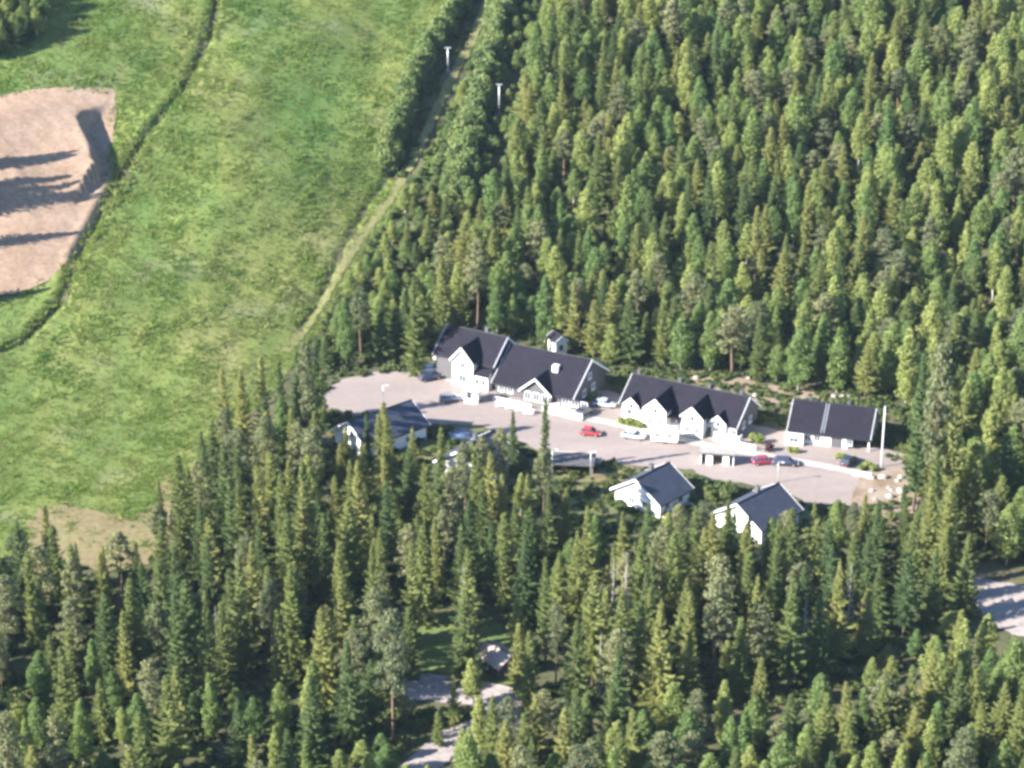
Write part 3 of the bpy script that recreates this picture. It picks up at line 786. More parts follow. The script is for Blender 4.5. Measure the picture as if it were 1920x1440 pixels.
def label_for(kind, zone, bx, by, h, x, y):
    if zone == 'row': return 'bushy green willow in the hedge row on the %s side of the grass track' % ('meadow' if dist_line(np.array([x]), np.array([y]), ROW1_W)[0] < 3.5 else 'forest')
    hs = 'tall' if h > 14.5 else 'tallish' if h > 12 else 'small' if h < 7 else 'low' if h < 9.5 else 'middling'
    look = {'spruce': 'pointed spruce', 'pine': 'grey-green pine', 'birch': 'rounded birch', 'willow': 'bushy willow'}[kind]
    d = sorted((math.hypot(p.x - x, p.y - y), n, p) for n, p in MARK_W)
    n0, p0 = d[0][1], d[0][2]
    if d[0][0] < 7: return '%s %s close beside %s' % (hs, look, n0)
    for dd, n, p in d[1:]:
        a = ((p0.x - x) * (p.x - x) + (p0.y - y) * (p.y - y)) / (d[0][0] * dd)
        if a < -0.5 and dd < 90: return '%s %s between %s and %s' % (hs, look, n0, n)
    return '%s %s in the forest beyond %s' % (hs, look, n0) if by < 640 else '%s %s in the wood nearest to %s' % (hs, look, n0)

def plant():
    info = []
    for t in TREES:
        kind, zone, x, y, z, h, wf, v = t
        bx, by, dep = project(x, y, z); tx, ty, _ = project(x, y, z + h)
        vis = bool((-30 < bx < 1950) and (ty < 1440) and (by > 0))
        info.append((t, float(bx), float(by), float(dep), vis, h * wf / float(dep)))
    single, rest = [], []
    for kind in NAMES:
        k = [i for i in info if i[0][0] == kind]
        k.sort(key=lambda i: (-(i[4] and i[0][1] in ('hand',)), -i[4], -i[5]))
        cut = 298
        single += [i for i in k[:cut] if i[4]]; rest += [i for i in k[:cut] if not i[4]] + k[cut:]
    proto_things = {}
    for (t, bx, by, dep, vis, size) in single:
        kind, zone, x, y, z, h, wf, v = t
        s = h / BASEH[kind]; sx = wf * (0.55 + 0.45 * s) if kind != 'willow' else wf * s
        lab = label_for(kind, zone, bx, by, h, x, y)
        key = (kind, v); ang = rnd.uniform(0, 6.28)
        tm, cm = SRC[key]
        root = obj(NAMES[kind], None, None, (x, y, z), ang, (sx, sx, s))
        tag(root, lab, 'shrub' if kind == 'willow' else 'tree', lab)
        obj('stem' if kind == 'willow' else 'trunk', tm, root); obj('crown', cm, root)
    keys = sorted(SRC); P, S, I = [], [], []
    for (t, bx, by, dep, vis, size) in rest:
        kind, zone, x, y, z, h, wf, v = t
        s = h / BASEH[kind]; sx = wf * (0.55 + 0.45 * s) if kind != 'willow' else wf * s
        P.append((x, y, z)); S.append((sx, sx, s)); I.append(keys.index((kind, v)))
    scatter('forest', 'dense mixed forest of birch and spruce on the hillside', P, S, I, [SRC[k] for k in keys])
    print('TREES', len(TREES), 'single', len(single), 'rest', len(rest), {k: sum(1 for i in single if i[0][0] == k) for k in NAMES}, {k: sum(1 for i in info if i[0][0] == k) for k in NAMES})
plant()

def ground_cover():
    rs = np.random.RandomState(5)
    # grass tufts on the meadow
    x, y = rs.uniform(-140, 20, 330000), rs.uniform(-70, 170, 330000)
    z = height(x, y); bx, by, _ = project(x, y, z)
    dsand = dist_line(x, y, np.vstack([SAND, SAND[:1]]))
    k = (inside(bx, by, MEADOW_PX) | inside(bx, by, VERGE_PX) | (inside(bx, by, DRY_PX) & (rs.rand(len(x)) < 0.35))) & (~inside(x, y, SAND) | (rs.rand(len(x)) < 0.75 - dsand / 2.2)) & (bx > -200) & (dist_line(x, y, TR_W) > rs.uniform(0.2, 1.1, len(x))) & (dist_line(x, y, DITCH) > 0.55)
    patch = np.sin(x * 0.31 + np.sin(y * 0.2) * 2) * np.sin(y * 0.23 + np.sin(x * 0.17) * 2) + 0.6 * np.sin(x * 0.9 + y * 0.5) * np.sin(y * 0.8 - x * 0.3)
    k &= rs.rand(len(x)) < 0.66 + 0.12 * patch
    x, y, z = x[k], y[k], z[k]; n = len(x); s = np.exp(rs.randn(n) * 0.38) * 1.05
    s = np.minimum(s, 3.2) * (1 + 0.7 * (dist_line(x, y, DITCH) < 1.6)) * (0.85 + 0.3 * np.clip(patch[k], -1, 1))
    scatter('meadow_grass', 'tall grass tufts covering the meadow', np.stack([x, y, z + 0.06], 1), np.stack([s * 1.15, s * 1.15, s], 1), rs.randint(0, 4, n), [m for m in PROTO['grass']])
    # low growth under the trees
    x, y = rs.uniform(-140, 140, 42000), rs.uniform(-170, 185, 42000)
    z = height(x, y); bx, by, _ = project(x, y, z)
    k = (inside(bx, by, FRONT_PX) | inside(bx, by, NEAR_PX) | inside(bx, by, BACK_PX) | inside(bx, by, SHRUB_PX) | inside(bx, by, CORNER_PX) | inside(bx, by, [(560, 640), (900, 600), (1200, 650), (1700, 740), (1740, 1000), (1560, 1060), (1100, 1060), (600, 900)])) & (bx > -150) & (bx < 2070) & (by > -80) & (by < 1600)
    k |= (dist_line(x, y, GULLY2) < 2.6) | (inside(bx, by, [(-60, 1050), (60, 1040), (110, 1055), (200, 1080), (280, 1062), (320, 1000), (330, 1060), (265, 1120), (-60, 1130)]))
    k &= dist_line(x, y, LANE_W) > 3.3
    for poly in ([(735, 1262), (1000, 1262), (1000, 1345), (735, 1320)], [(740, 1140), (1000, 1140), (1000, 1290), (740, 1264)], [(1800, 1060), (1990, 1080), (1990, 1210), (1800, 1150)], [(580, 770), (600, 742), (640, 712), (850, 680), (930, 700), (1150, 735), (1450, 805), (1620, 830), (1712, 905), (1690, 945), (1540, 955), (1330, 900), (1030, 850), (740, 780)]):
        k &= ~inside(bx, by, poly)
    x, y, z = x[k], y[k], z[k]; n = len(x); s = rs.uniform(0.5, 1.5, n)
    scatter('undergrowth', 'low undergrowth covering the forest floor', np.stack([x, y, z], 1), np.stack([s, s, s * 0.9], 1), rs.randint(0, 3, n), [m for m in PROTO['fern']])
    print('COVER', n)
ground_cover()
#HOUSES
# ------------------------------------------------------------------ houses
def xf(cx, cy, axis):
    if axis == 'x': return lambda u, v, z: (cx + u, cy + v, z)
    return lambda u, v, z: (cx - v, cy + u, z)

def gable(root, cx, cy, L, W, h, pitch, axis='x', wall=None, roof=None, ov=0.5, ovg=(0.45, 0.45), z0=-0.3, th=0.2, wname='wall', rname='roof_slope', trim=None, barges=(1, 1), ends=(1, 1), shaded_end_mat=None):
    """one gabled block: walls, two roof slabs, ridge cap, bargeboards and eave boards; u runs along the ridge, v across it"""
    T = xf(cx, cy, axis); tp = math.tan(pitch); rz = h + W / 2 * tp; l = L / 2; w = W / 2
    mb = MB()
    mb.add([T(-l, -w, z0), T(l, -w, z0), T(l, -w, h), T(-l, -w, h)], [(0, 1, 2, 3)])
    mb.add([T(-l, w, z0), T(l, w, z0), T(l, w, h), T(-l, w, h)], [(1, 0, 3, 2)])
    for sgn, on in ((-1, ends[0]), (1, ends[1])):
        if not on: continue
        eb = MB() if (shaded_end_mat and sgn > 0) else mb
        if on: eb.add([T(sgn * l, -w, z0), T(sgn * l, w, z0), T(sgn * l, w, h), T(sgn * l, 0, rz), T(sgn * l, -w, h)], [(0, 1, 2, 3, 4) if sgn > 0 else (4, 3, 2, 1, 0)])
        if eb is not mb: eb.build('shade_coloured_end_wall', shaded_end_mat, root)  # end away from the sun: its shade is put into the wall colour
    mb.build(wname, wall or M_WHITE, root)
    ua, ub = -l - ovg[0], l + ovg[1]
    out = []
    for s in (-1, 1):
        ve = s * (w + ov); ze = h - ov * tp
        m = MB().add([T(ua, 0, rz), T(ub, 0, rz), T(ub, ve, ze), T(ua, ve, ze), T(ua, 0, rz + th), T(ub, 0, rz + th), T(ub, ve, ze + th), T(ua, ve, ze + th)],
                     [(0, 3, 2, 1), (4, 5, 6, 7), (0, 1, 5, 4), (1, 2, 6, 5), (2, 3, 7, 6), (3, 0, 4, 7)])
        ro = m.build(rname, roof or M_ROOF, root); out.append(ro)
        # eave board and gutter
        m = MB().add([T(ua + .02, ve + s * .012, ze - 0.06), T(ub - .02, ve + s * .012, ze - 0.06), T(ub - .02, ve + s * .012, ze + th - .03), T(ua + .02, ve + s * .012, ze + th - .03),
                      T(ua + .02, ve + s * .07, ze - 0.06), T(ub - .02, ve + s * .07, ze - 0.06), T(ub - .02, ve + s * .07, ze + th - .03), T(ua + .02, ve + s * .07, ze + th - .03)],
                     [(0, 1, 2, 3), (7, 6, 5, 4), (0, 4, 5, 1), (1, 5, 6, 2), (2, 6, 7, 3), (3, 7, 4, 0)])
        m.build('gutter', M_BLACK, ro)
        for ue, on in ((ua, barges[0]), (ub, barges[1])):
            if not on: continue
            g = 1 if ue > 0 else -1; d = 0.30
            a, b = ue + g * 0.012, ue + g * 0.075
            m = MB().add([T(a, 0, rz + th + .04), T(a, ve, ze + th + .04), T(a, ve, ze + th - d), T(a, 0, rz + th - d), T(b, 0, rz + th + .04), T(b, ve, ze + th + .04), T(b, ve, ze + th - d), T(b, 0, rz + th - d)],
                         [(0, 1, 2, 3), (7, 6, 5, 4), (0, 4, 5, 1), (1, 5, 6, 2), (2, 6, 7, 3), (3, 7, 4, 0)])
            m.build('bargeboard', trim or M_TRIM, ro)
    mb = MB(); mb.tube([T(ua + .03, 0, rz + th + .01), T(ub - .03, 0, rz + th + .01)], [0.11, 0.11], 6); mb.build('ridge_cap', M_BLACK, root)
    return out, rz

def window(root, x, y, z, w, h, side, mat=None, name='window'):
    """framed window lying on a wall; side gives the wall's outward direction in the house's own axes"""
    nx, ny = {'-y': (0, -1), '+y': (0, 1), '-x': (-1, 0), '+x': (1, 0)}[side]
    def Q(a, d, zz): return (x + (a if nx == 0 else nx * d), y + (a if ny == 0 else ny * d), zz)
    def slab(mb, a0, a1, z0, z1, d0, d1):
        vs = [Q(a0, d0, z0), Q(a1, d0, z0), Q(a1, d1, z0), Q(a0, d1, z0), Q(a0, d0, z1), Q(a1, d0, z1), Q(a1, d1, z1), Q(a0, d1, z1)]
        mb.add(vs, [(0, 3, 2, 1), (4, 5, 6, 7), (0, 1, 5, 4), (1, 2, 6, 5), (2, 3, 7, 6), (3, 0, 4, 7)])
    f = 0.09; mb = MB(); a = w / 2
    slab(mb, -a, -a + f, z, z + h, .004, .09); slab(mb, a - f, a, z, z + h, .004, .09)
    slab(mb, -a + f, a - f, z, z + f, .004, .09); slab(mb, -a + f, a - f, z + h - f, z + h, .004, .09)
    if w > 1.0: slab(mb, -.035, .035, z + f, z + h - f, .03, .08)
    o = mb.build(name, mat or M_TRIM, root)
    mb = MB(); slab(mb, -a + f, a - f, z + f, z + h - f, .006, .028); mb.build('pane', M_GLASS, o)
    mb = MB(); slab(mb, -a - .08, a + .08, z - .07, z - .006, .004, .16); mb.build('sill', mat or M_TRIM, o)
    return o

def door(root, x, y, side, w=1.0, h=2.1, mat=None):
    nx, ny = {'-y': (0, -1), '-x': (-1, 0), '+x': (1, 0)}[side]
    def Q(a, d, zz): return (x + (a if nx == 0 else nx * d), y + (a if ny == 0 else ny * d), zz)
    def slab(a0, a1, z0, z1, d0, d1):
        return MB().add([Q(a0, d0, z0), Q(a1, d0, z0), Q(a1, d1, z0), Q(a0, d1, z0), Q(a0, d0, z1), Q(a1, d0, z1), Q(a1, d1, z1), Q(a0, d1, z1)],
                        [(0, 3, 2, 1), (4, 5, 6, 7), (0, 1, 5, 4), (1, 2, 6, 5), (2, 3, 7, 6), (3, 0, 4, 7)])
    o = slab(-w / 2, w / 2, 0.05, h, .004, .07).build('door', mat or M_DARKWALL, root)
    slab(w / 2 - .16, w / 2 - .06, 1.0, 1.06, .075, .14).build('handle', M_METAL, o)
    slab(-w / 2 - .5, w / 2 + .5, -0.2, 0.10, .09, 1.1).build('step', M_STONE, o)
    return o

def chimney(roof, x, y, z0, z1, w=0.7, mat=None):
    m = MB().box(x - w / 2, x + w / 2, y - w / 2, y + w / 2, z0, z1); m.box(x - w / 2 - .08, x + w / 2 + .08, y - w / 2 - .08, y + w / 2 + .08, z1 + .002, z1 + .12)
    return m.build('chimney', mat or M_DARKWALL, roof)

def ridge_thing(name, pa, pb, zr, label, cat='house'):
    """a house root from the two ridge ends seen in the photograph, at ridge height zr"""
    a, b = flat(*pa, z=zr), flat(*pb, z=zr); d = b - a
    c = (a + b) / 2; z = 0.06
    root = thing(name, (c.x, c.y, z), math.atan2(d.y, d.x), label, cat)
    return root, d.length

def local_x(root, px, v, z):
    lo, hi = -25.0, 25.0; cs, sn = math.cos(root.rotation_euler.z), math.sin(root.rotation_euler.z)
    for _ in range(40):
        m = (lo + hi) / 2; x = root.location.x + m * cs - v * sn; y = root.location.y + m * sn + v * cs
        if project(x, y, z)[0] < px: lo = m
        else: hi = m
    return lo

def ladder(roof, x, W, h, pitch, ov=0.4, th=0.2):
    tp = math.tan(pitch); mb = MB(); w = W / 2; rz = h + w * tp + th + .06
    for s in (-.25, .25):
        mb.tube([(x + s, -0.2, rz - .2 * tp), (x + s, -(w + ov) + .1, rz - (w + ov - .1) * tp)], [.05, .05], 5)
    n = int(w / 0.45)
    for k in range(1, n):
        v = -k * w / n; mb.tube([(x - .25, v, rz + v * tp), (x + .25, v, rz + v * tp)], [.035, .035], 4)
    return mb.build('roof_ladder', M_METAL, roof)

def post(root, x, y, z1, r=0.09, mat=None, name='post', z0=-0.3):
    mb = MB(); mb.box(x - r, x + r, y - r, y + r, z0, z1); return mb.build(name, mat or M_TRIM, root)

def build_houses():
    # --- tall house with the white front gable, at the meadow end of the row
    root, L = ridge_thing('guest_house', (842, 611), (948, 634), 8.6, 'tall black-roofed white house with a steep white front gable beside the meadow')
    p = R(38); W = 9.5; h = 8.6 - W / 2 * math.tan(p)
    rs_, rz = gable(root, 0, 0, L, W, h, p, wall=M_DARKWALL)  # shade on the main walls is put into their dark colour
    chimney(rs_[1], 1.5, 1.2, rz - 1.6, rz + 0.7)
    gx = local_x(root, 868, -W / 2 - 1.8, 4)
    g, gr = gable(root, gx, -3.2, 7.0, 4.4, 5.4, R(48), 'y', ov=0.35, ovg=(0.5, 0.0), wname='gable_wall', rname='gable_roof', barges=(1, 0), ends=(1, 0))
    window(root, gx, -6.7, 0.9, 1.6, 1.6, '-y'); window(root, gx, -6.7, 3.6, 1.3, 1.5, '-y'); window(root, gx, -6.7, 5.8, 0.7, 0.9, '-y')
    m = MB().add([(gx + 2.22, -W / 2 - 1.6, -.3), (gx + 5.2, -W / 2 - 1.6, -.3), (gx + 5.2, -W / 2 - .01, -.3), (gx + 2.22, -W / 2 - .01, -.3), (gx + 2.22, -W / 2 - 1.6, 3.0), (gx + 5.2, -W / 2 - 1.6, 3.0), (gx + 5.2, -W / 2 - .01, 3.9), (gx + 2.22, -W / 2 - .01, 3.9)],
                 [(0, 1, 5, 4), (1, 2, 6, 5), (2, 3, 7, 6), (3, 0, 4, 7)]); m.build('wing_wall', M_WHITE, root)
    m = MB().add([(gx + 2.1, -W / 2 - 1.95, 2.82), (gx + 5.5, -W / 2 - 1.95, 2.82), (gx + 5.5, -W / 2 - .01, 3.92), (gx + 2.1, -W / 2 - .01, 3.92), (gx + 2.1, -W / 2 - 1.95, 2.97), (gx + 5.5, -W / 2 - 1.95, 2.97), (gx + 5.5, -W / 2 - .01, 4.07), (gx + 2.1, -W / 2 - .01, 4.07)],
                 [(0, 3, 2, 1), (4, 5, 6, 7), (0, 1, 5, 4), (1, 2, 6, 5), (2, 3, 7, 6), (3, 0, 4, 7)]); m.build('wing_roof', M_ROOF, root)
    for dx in (3.0, 4.3): window(root, gx + dx, -W / 2 - 1.6, 0.9, 0.9, 1.3, '-y')
    for dx in (6.4, 8.0): window(root, gx + dx, -W / 2, 0.9, 1.0, 1.2, '-y')
    door(root, gx - 3.4, -W / 2, '-y')
    window(root, -L / 2, 0, 4.0, 1.2, 1.3, '-x'); window(root, L / 2, -1, 3.6, 1.2, 1.3, '+x')
    # --- the big restaurant roof
    root, L = ridge_thing('lodge', (962, 647), (1106, 676), 7.3, 'broad black-roofed lodge with a white chevron gable over its entrance')
    p = R(33); W = 13.5; h = 7.3 - W / 2 * math.tan(p)
    rs_, rz = gable(root, 0, 0, L, W, h, p, wall=M_DARKWALL, ov=0.9)  # shade of the right end put into the dark wall colour
    gx = local_x(root, 1006, -W / 2 - 1.0, 4)
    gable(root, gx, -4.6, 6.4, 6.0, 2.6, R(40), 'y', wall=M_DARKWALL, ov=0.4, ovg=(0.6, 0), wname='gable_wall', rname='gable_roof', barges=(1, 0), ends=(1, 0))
    for dx in (-1.8, 0, 1.8): window(root, gx + dx, -7.8, 0.6, 1.3, 1.7, '-y')
    gx2 = local_x(root, 1043, -3.0, 5.5)
    mb = MB().box(gx2 - .55, gx2 + .55, -3.6, -2.6, 4.2, 6.4); mb.build('roof_vent', M_TRIM, root)
    gx3 = local_x(root, 1060, -W / 2 - .1, 1.5)
    for k in range(3): window(root, gx3 + k * 1.9, -W / 2, 0.7, 1.4, 1.2, '-y')
    door(root, gx3 - 1.9, -W / 2, '-y', 1.4)
    for k in range(2): window(root, -L / 2 + 1.2 + k * 1.8, -W / 2, 0.7, 1.2, 1.2, '-y')
    window(root, L / 2, -2.2, 0.9, 1.3, 1.3, '+x'); window(root, L / 2, 1.5, 0.9, 1.3, 1.3, '+x'); window(root, L / 2, 0, 3.6, 1.2, 1.2, '+x')
    m = MB().box(gx3 - 3, gx3 + 5.2, -W / 2 - 3.6, -W / 2 - .02, -0.3, 0.22); m.build('terrace', M_PAVE, root)
    for k in range(9): post(root, gx3 - 2.9 + k * 1.0, -W / 2 - 3.5, 1.1, 0.05, name='railing_post', z0=0.2)
    m = MB().box(gx3 - 3, gx3 + 5.2, -W / 2 - 3.53, -W / 2 - 3.47, 1.102, 1.18); m.box(gx3 - 3, gx3 + 5.2, -W / 2 - 3.53, -W / 2 - 3.47, 0.6, 0.66); m.build('railing', M_TRIM, root)
    # --- long row house with four front gables
    root, L = ridge_thing('row_house', (1190, 703), (1402, 746), 6.3, 'long black-roofed row house with four white gables along its front')
    p = R(35); W = 10.0; h = 6.3 - W / 2 * math.tan(p)
    rs_, rz = gable(root, 0, 0, L, W, h, p, wall=M_WHITE, shaded_end_mat=M_DARKWALL)
    for px, gw, gh, pj, zt in ((1184, 2.6, 3.0, 0.6, 0), (1229, 4.0, 3.9, 2.4, 1), (1298, 3.9, 3.9, 2.4, 1), (1347, 2.7, 3.0, 0.6, 0)):
        gx = local_x(root, px, -W / 2 - pj, 3)
        dl = W / 2 + pj - 0.6
        gable(root, gx, -(W / 2 + pj) + dl / 2, dl, gw, gh, R(42), 'y', ov=0.3, ovg=(0.4, 0), wname='gable_wall', rname='gable_roof', barges=(1, 0), ends=(1, 0))
        yf = -(W / 2 + pj)
        window(root, gx, yf, gh - 0.9, 0.9, 1.1, '-y')
        if zt:
            for dx in (-.95, .95): window(root, gx + dx, yf, 0.7, 1.1, 1.4, '-y')
        else: door(root, gx - 0.4, yf, '-y')
    for px in (1262, 1275, 1322, 1375): window(root, local_x(root, px, -W / 2, 1.5), -W / 2, 0.8, 1.2, 1.2, '-y')
    for px, yy in ((1176, -W / 2 - 2.2), (1348, -W / 2 - 2.0)):
        gx = local_x(root, px + 14, yy, 1); m = MB().box(gx - 2.4, gx + 2.4, yy - .06, yy + .06, -0.3, 1.7); m.box(gx + 2.34, gx + 2.46, yy + .062, -W / 2 - .75, -0.3, 1.7); m.build('terrace_screen', M_TRIM, root)
    for px in (1198, 1275, 1330, 1390): 
        gx = local_x(root, px, 1.0, 6); chimney(rs_[1], gx, 1.1, rz - 1.3, rz + 0.55, 0.55)
    gx = local_x(root, 1265, -W / 2 - 1.4, 2.6); m = MB().box(gx - 1.9, gx + 1.9, -W / 2 - 2.0, -W / 2 - .01, 2.45, 2.6); m.build('porch_roof', M_ROOF, root)
    for dx in (-1.7, 1.7): post(root, gx + dx, -W / 2 - 1.8, 2.45)
    window(root, L / 2, -1.5, 0.9, 1.2, 1.3, '+x'); window(root, L / 2, 1.5, 0.9, 1.2, 1.3, '+x')
    # --- end house
    root, L = ridge_thing('end_house', (1492, 751), (1643, 768), 6.0, 'black-roofed white house beside the flagpole at the end of the row')
    p = R(33); W = 10.4; h = 6.0 - W / 2 * math.tan(p); Lw = L - 4.2
    rs_, rz = gable(root, -1.9, 0, Lw, W, h, p, wall=M_WHITE, ovg=(0.6, 4.0), shaded_end_mat=M_DARKWALL)
    ladder(rs_[0], local_x(root, 1548, -2.5, 4.5), W, h, p)
    for px in (1520, 1592): chimney(rs_[1], local_x(root, px, 1, 6), 0.9, rz - 1.0, rz + 0.5, 0.55)
    xr = -1.9 + Lw / 2
    for yy in (-W / 2 + .15, -1.2, 2.2, W / 2 - .2): post(root, xr + 3.7, yy, h + (W / 2 - abs(yy)) * math.tan(p) - 0.05, 0.11)
    gx = local_x(root, 1489, -W / 2 - 1.1, 1.5)
    m = MB().box(gx - 1.6, gx + 1.6, -W / 2 - 1.3, -W / 2 - .01, -0.3, h - .45); m.build('bay', M_WHITE, root)
    window(root, gx, -W / 2 - 1.3, 0.7, 1.6, 1.0, '-y')
    for px in (1515, 1532): window(root, local_x(root, px, -W / 2, 1.5), -W / 2, 0.8, 1.2, 1.2, '-y')
    gx = local_x(root, 1568, -W / 2, 1.2)
    m = MB().box(gx - .95, gx + .95, -W / 2 - .08, -W / 2 - .004, 0.0, 2.25); m.build('garage_door', M_DARKWALL, root)
    window(root, local_x(root, 1592, -W / 2, 1.5), -W / 2, 0.8, 1.1, 1.1, '-y')
    door(root, xr, -2.0, '+x'); window(root, xr, 1.4, 0.9, 1.2, 1.2, '+x')
    # --- lower row: gable ends towards the camera and the sun
    def lower(name, pa, pb, zr, W, label, pit=32, roof=None, side_wall=None):
        root, L = ridge_thing(name, pa, pb, zr, label)
        p = R(pit); h = zr - W / 2 * math.tan(p)
        rs_, rz = gable(root, 0, 0, L, W, h, p, wall=M_WHITE, roof=roof or M_ROOFB, ov=0.6, ovg=(0.7, 0.5))
        for dv in (-1.7, 1.2): window(root, -L / 2, dv, 0.8, 1.3, 1.3, '-x')
        window(root, -L / 2, -0.2, 3.0, 1.1, 1.2, '-x')
        for k in (-.25, .2): window(root, k * L, -W / 2, 0.8, 1.3, 1.2, '-y')
        chimney(rs_[0], L * 0.12, 1.1, rz - 1.4, rz + 0.6, 0.6)
        return root, L, h
    lower('lower_house', (657, 791), (768, 753), 6.0, 9.0, 'slate-roofed white house half hidden by spruces below the tree shade')
    root, L, h = lower('lower_house', (862, 846), (924, 809), 5.8, 9.0, 'slate-roofed white house behind the pines next to the trampoline')
    root, L, h = lower('lower_house', (1196, 899), (1252, 870), 5.6, 9.4, 'slate-roofed white house with a long blue-shaded wall under its eave')
    m = MB().box(-L * .45, L * .45, -9.4 / 2 - 1.9, -9.4 / 2 - .01, -0.3, 0.25); m.build('veranda', M_WOOD, root)
    root, L, h = lower('lower_house', (1386, 945), (1457, 909), 5.6, 9.4, 'slate-roofed white house with pale bargeboards beside the rubble bank', roof=M_ROOFB)
    # --- small buildings
    c = at(886, 752); root = thing('garden_hut', (c.x, c.y, 0.06), R(-12), 'small white hut with a dark window standing alone in the yard', 'hut')
    gable(root, 0, 0, 2.5, 2.4, 2.3, R(24), 'x', ov=0.2, ovg=(.2, .2), roof=M_TRIM)
    window(root, -0.4, -1.2, 1.1, 0.8, 0.8, '-y', M_DARKWALL)
    c = at(1345, 868); root = thing('bin_shelter', (c.x, c.y, 0.06), R(-10), 'white shelter with dark open bays in the middle of the yard', 'shelter')
    for x0 in (-2.9, -0.95, 1.0): MB().box(x0, x0 + .16, -1.1, 1.1, -0.3, 2.05).build('post', M_TRIM, root)
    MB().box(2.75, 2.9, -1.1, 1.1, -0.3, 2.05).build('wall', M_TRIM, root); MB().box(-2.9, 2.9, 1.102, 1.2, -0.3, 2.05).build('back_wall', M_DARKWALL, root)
    MB().box(-1.9, -0.96, -1.13, -1.04, 0.0, 2.0).build('door', M_TRIM, root); MB().box(1.2, 2.1, -1.13, -1.04, 0.0, 2.0).build('door', M_TRIM, root)
    MB().box(-3.1, 3.1, -1.35, 1.35, 2.052, 2.22).build('roof', M_STONE, root)
    MB().box(-3.12, 3.12, -1.43, -1.352, 2.0, 2.25).build('fascia', M_DARKWALL, root)
    c = at(1075, 884); root = thing('carport', (c.x, c.y, 0.03), R(-6), 'low flat-roofed dark carport on slim pale posts below the yard', 'carport')
    for x0 in (-3.4, 3.4):
        for y0 in (-2.2, 2.2): post(root, x0, y0, 2.2, 0.07, M_WOOD)
    MB().box(-3.7, 3.7, -2.6, 2.6, 2.202, 2.38).build('roof', M_DARKWALL, root); MB().box(-3.74, 3.74, 2.602, 2.66, 2.16, 2.42).build('fascia', M_CREAM, root)
    MB().box(-3.3, 3.3, 2.02, 2.1, 0.0, 2.1).build('back_wall', M_DARKWALL, root)
    c = at(1045, 665); root = thing('outbuilding', (c.x, c.y, c.z), R(25), 'small cream outbuilding among the trees behind the lodge', 'outbuilding')
    gable(root, 0, 0, 3.2, 2.4, 3.4, R(35), 'y', wall=M_CREAM, ov=0.25, ovg=(.3, .3)); window(root, 0, -1.6, 1.6, 0.8, 1.0, '-y', M_DARKWALL)
    a = flat(936, 1212, 3.9); root = thing('cabin', (a.x, a.y, 0.05), R(38), 'small cabin with a pale pinkish roof in the wood', 'cabin')
    gable(root, 0, 0, 4.8, 4.2, 2.3, R(28), 'y', wall=M_DARKWALL, roof=M_PINK, ov=0.5, ovg=(.6, .5), trim=M_PINK); window(root, 0.5, -2.4, 0.5, 1.5, 1.5, '-y'); window(root, -2.1, 0.5, 0.8, 1.0, 1.1, '-x')
    door(root, -1.2, -2.4, '-y')
build_houses()

# ------------------------------------------------------------------ vehicles
def car_parts(L=4.3, Wd=1.76, Hc=1.46, van=False):
    """body shell, glass band, roof and wheels in car axes: +x is the nose"""
    half = L / 2
    secs = [(-half, .40, .72, .60), (-half + .06, .30, .84, .76), (-half + .5, .24, .90, .86), (-half + 1.1, .22, .92, .88), (0, .22, .91, .88), (half - 1.25, .22, .88, .88), (half - .6, .24, .80, .85), (half - .1, .30, .68, .72), (half, .38, .58, .55)]
    V, F = [], []; k = Wd / 1.76
    for x, zb, zt, w in secs:
        w *= k
        V += [(x, -w * .92, zb), (x, -w, (zb + zt) / 2), (x, -w * .94, zt), (x, 0, zt + .03), (x, w * .94, zt), (x, w, (zb + zt) / 2), (x, w * .92, zb), (x, 0, zb)]
    n = 8
    for i in range(len(secs) - 1):
        for j in range(n): F.append((i * n + j, i * n + (j + 1) % n, (i + 1) * n + (j + 1) % n, (i + 1) * n + j))
    F.append(tuple(range(n - 1, -1, -1))); F.append(tuple((len(secs) - 1) * n + j for j in range(n)))
    body = (V, [f[::-1] for f in F])
    x0, x1, x2, x3 = -half + .18, -half + (.35 if van else .75), half - 1.75, half - 1.05
    wb, wt = .83 * k, .66 * k
    def loft(zb, zt, a, b, c, d, w0, w1): return [(a, -w0, zb), (d, -w0, zb), (d, w0, zb), (a, w0, zb), (b, -w1, zt), (c, -w1, zt), (c, w1, zt), (b, w1, zt)]
    BF = [(0, 3, 2, 1), (4, 5, 6, 7), (0, 1, 5, 4), (1, 2, 6, 5), (2, 3, 7, 6), (3, 0, 4, 7)]
    glass = (loft(.88, Hc - .06, x0, x1, x2, x3, wb, wt), BF)
    roof = (loft(Hc - .075, Hc, x1 - .06, x1 + .12, x2 - .1, x2 + .08, wt + .02, wt - .07), BF)
    return body, glass, roof

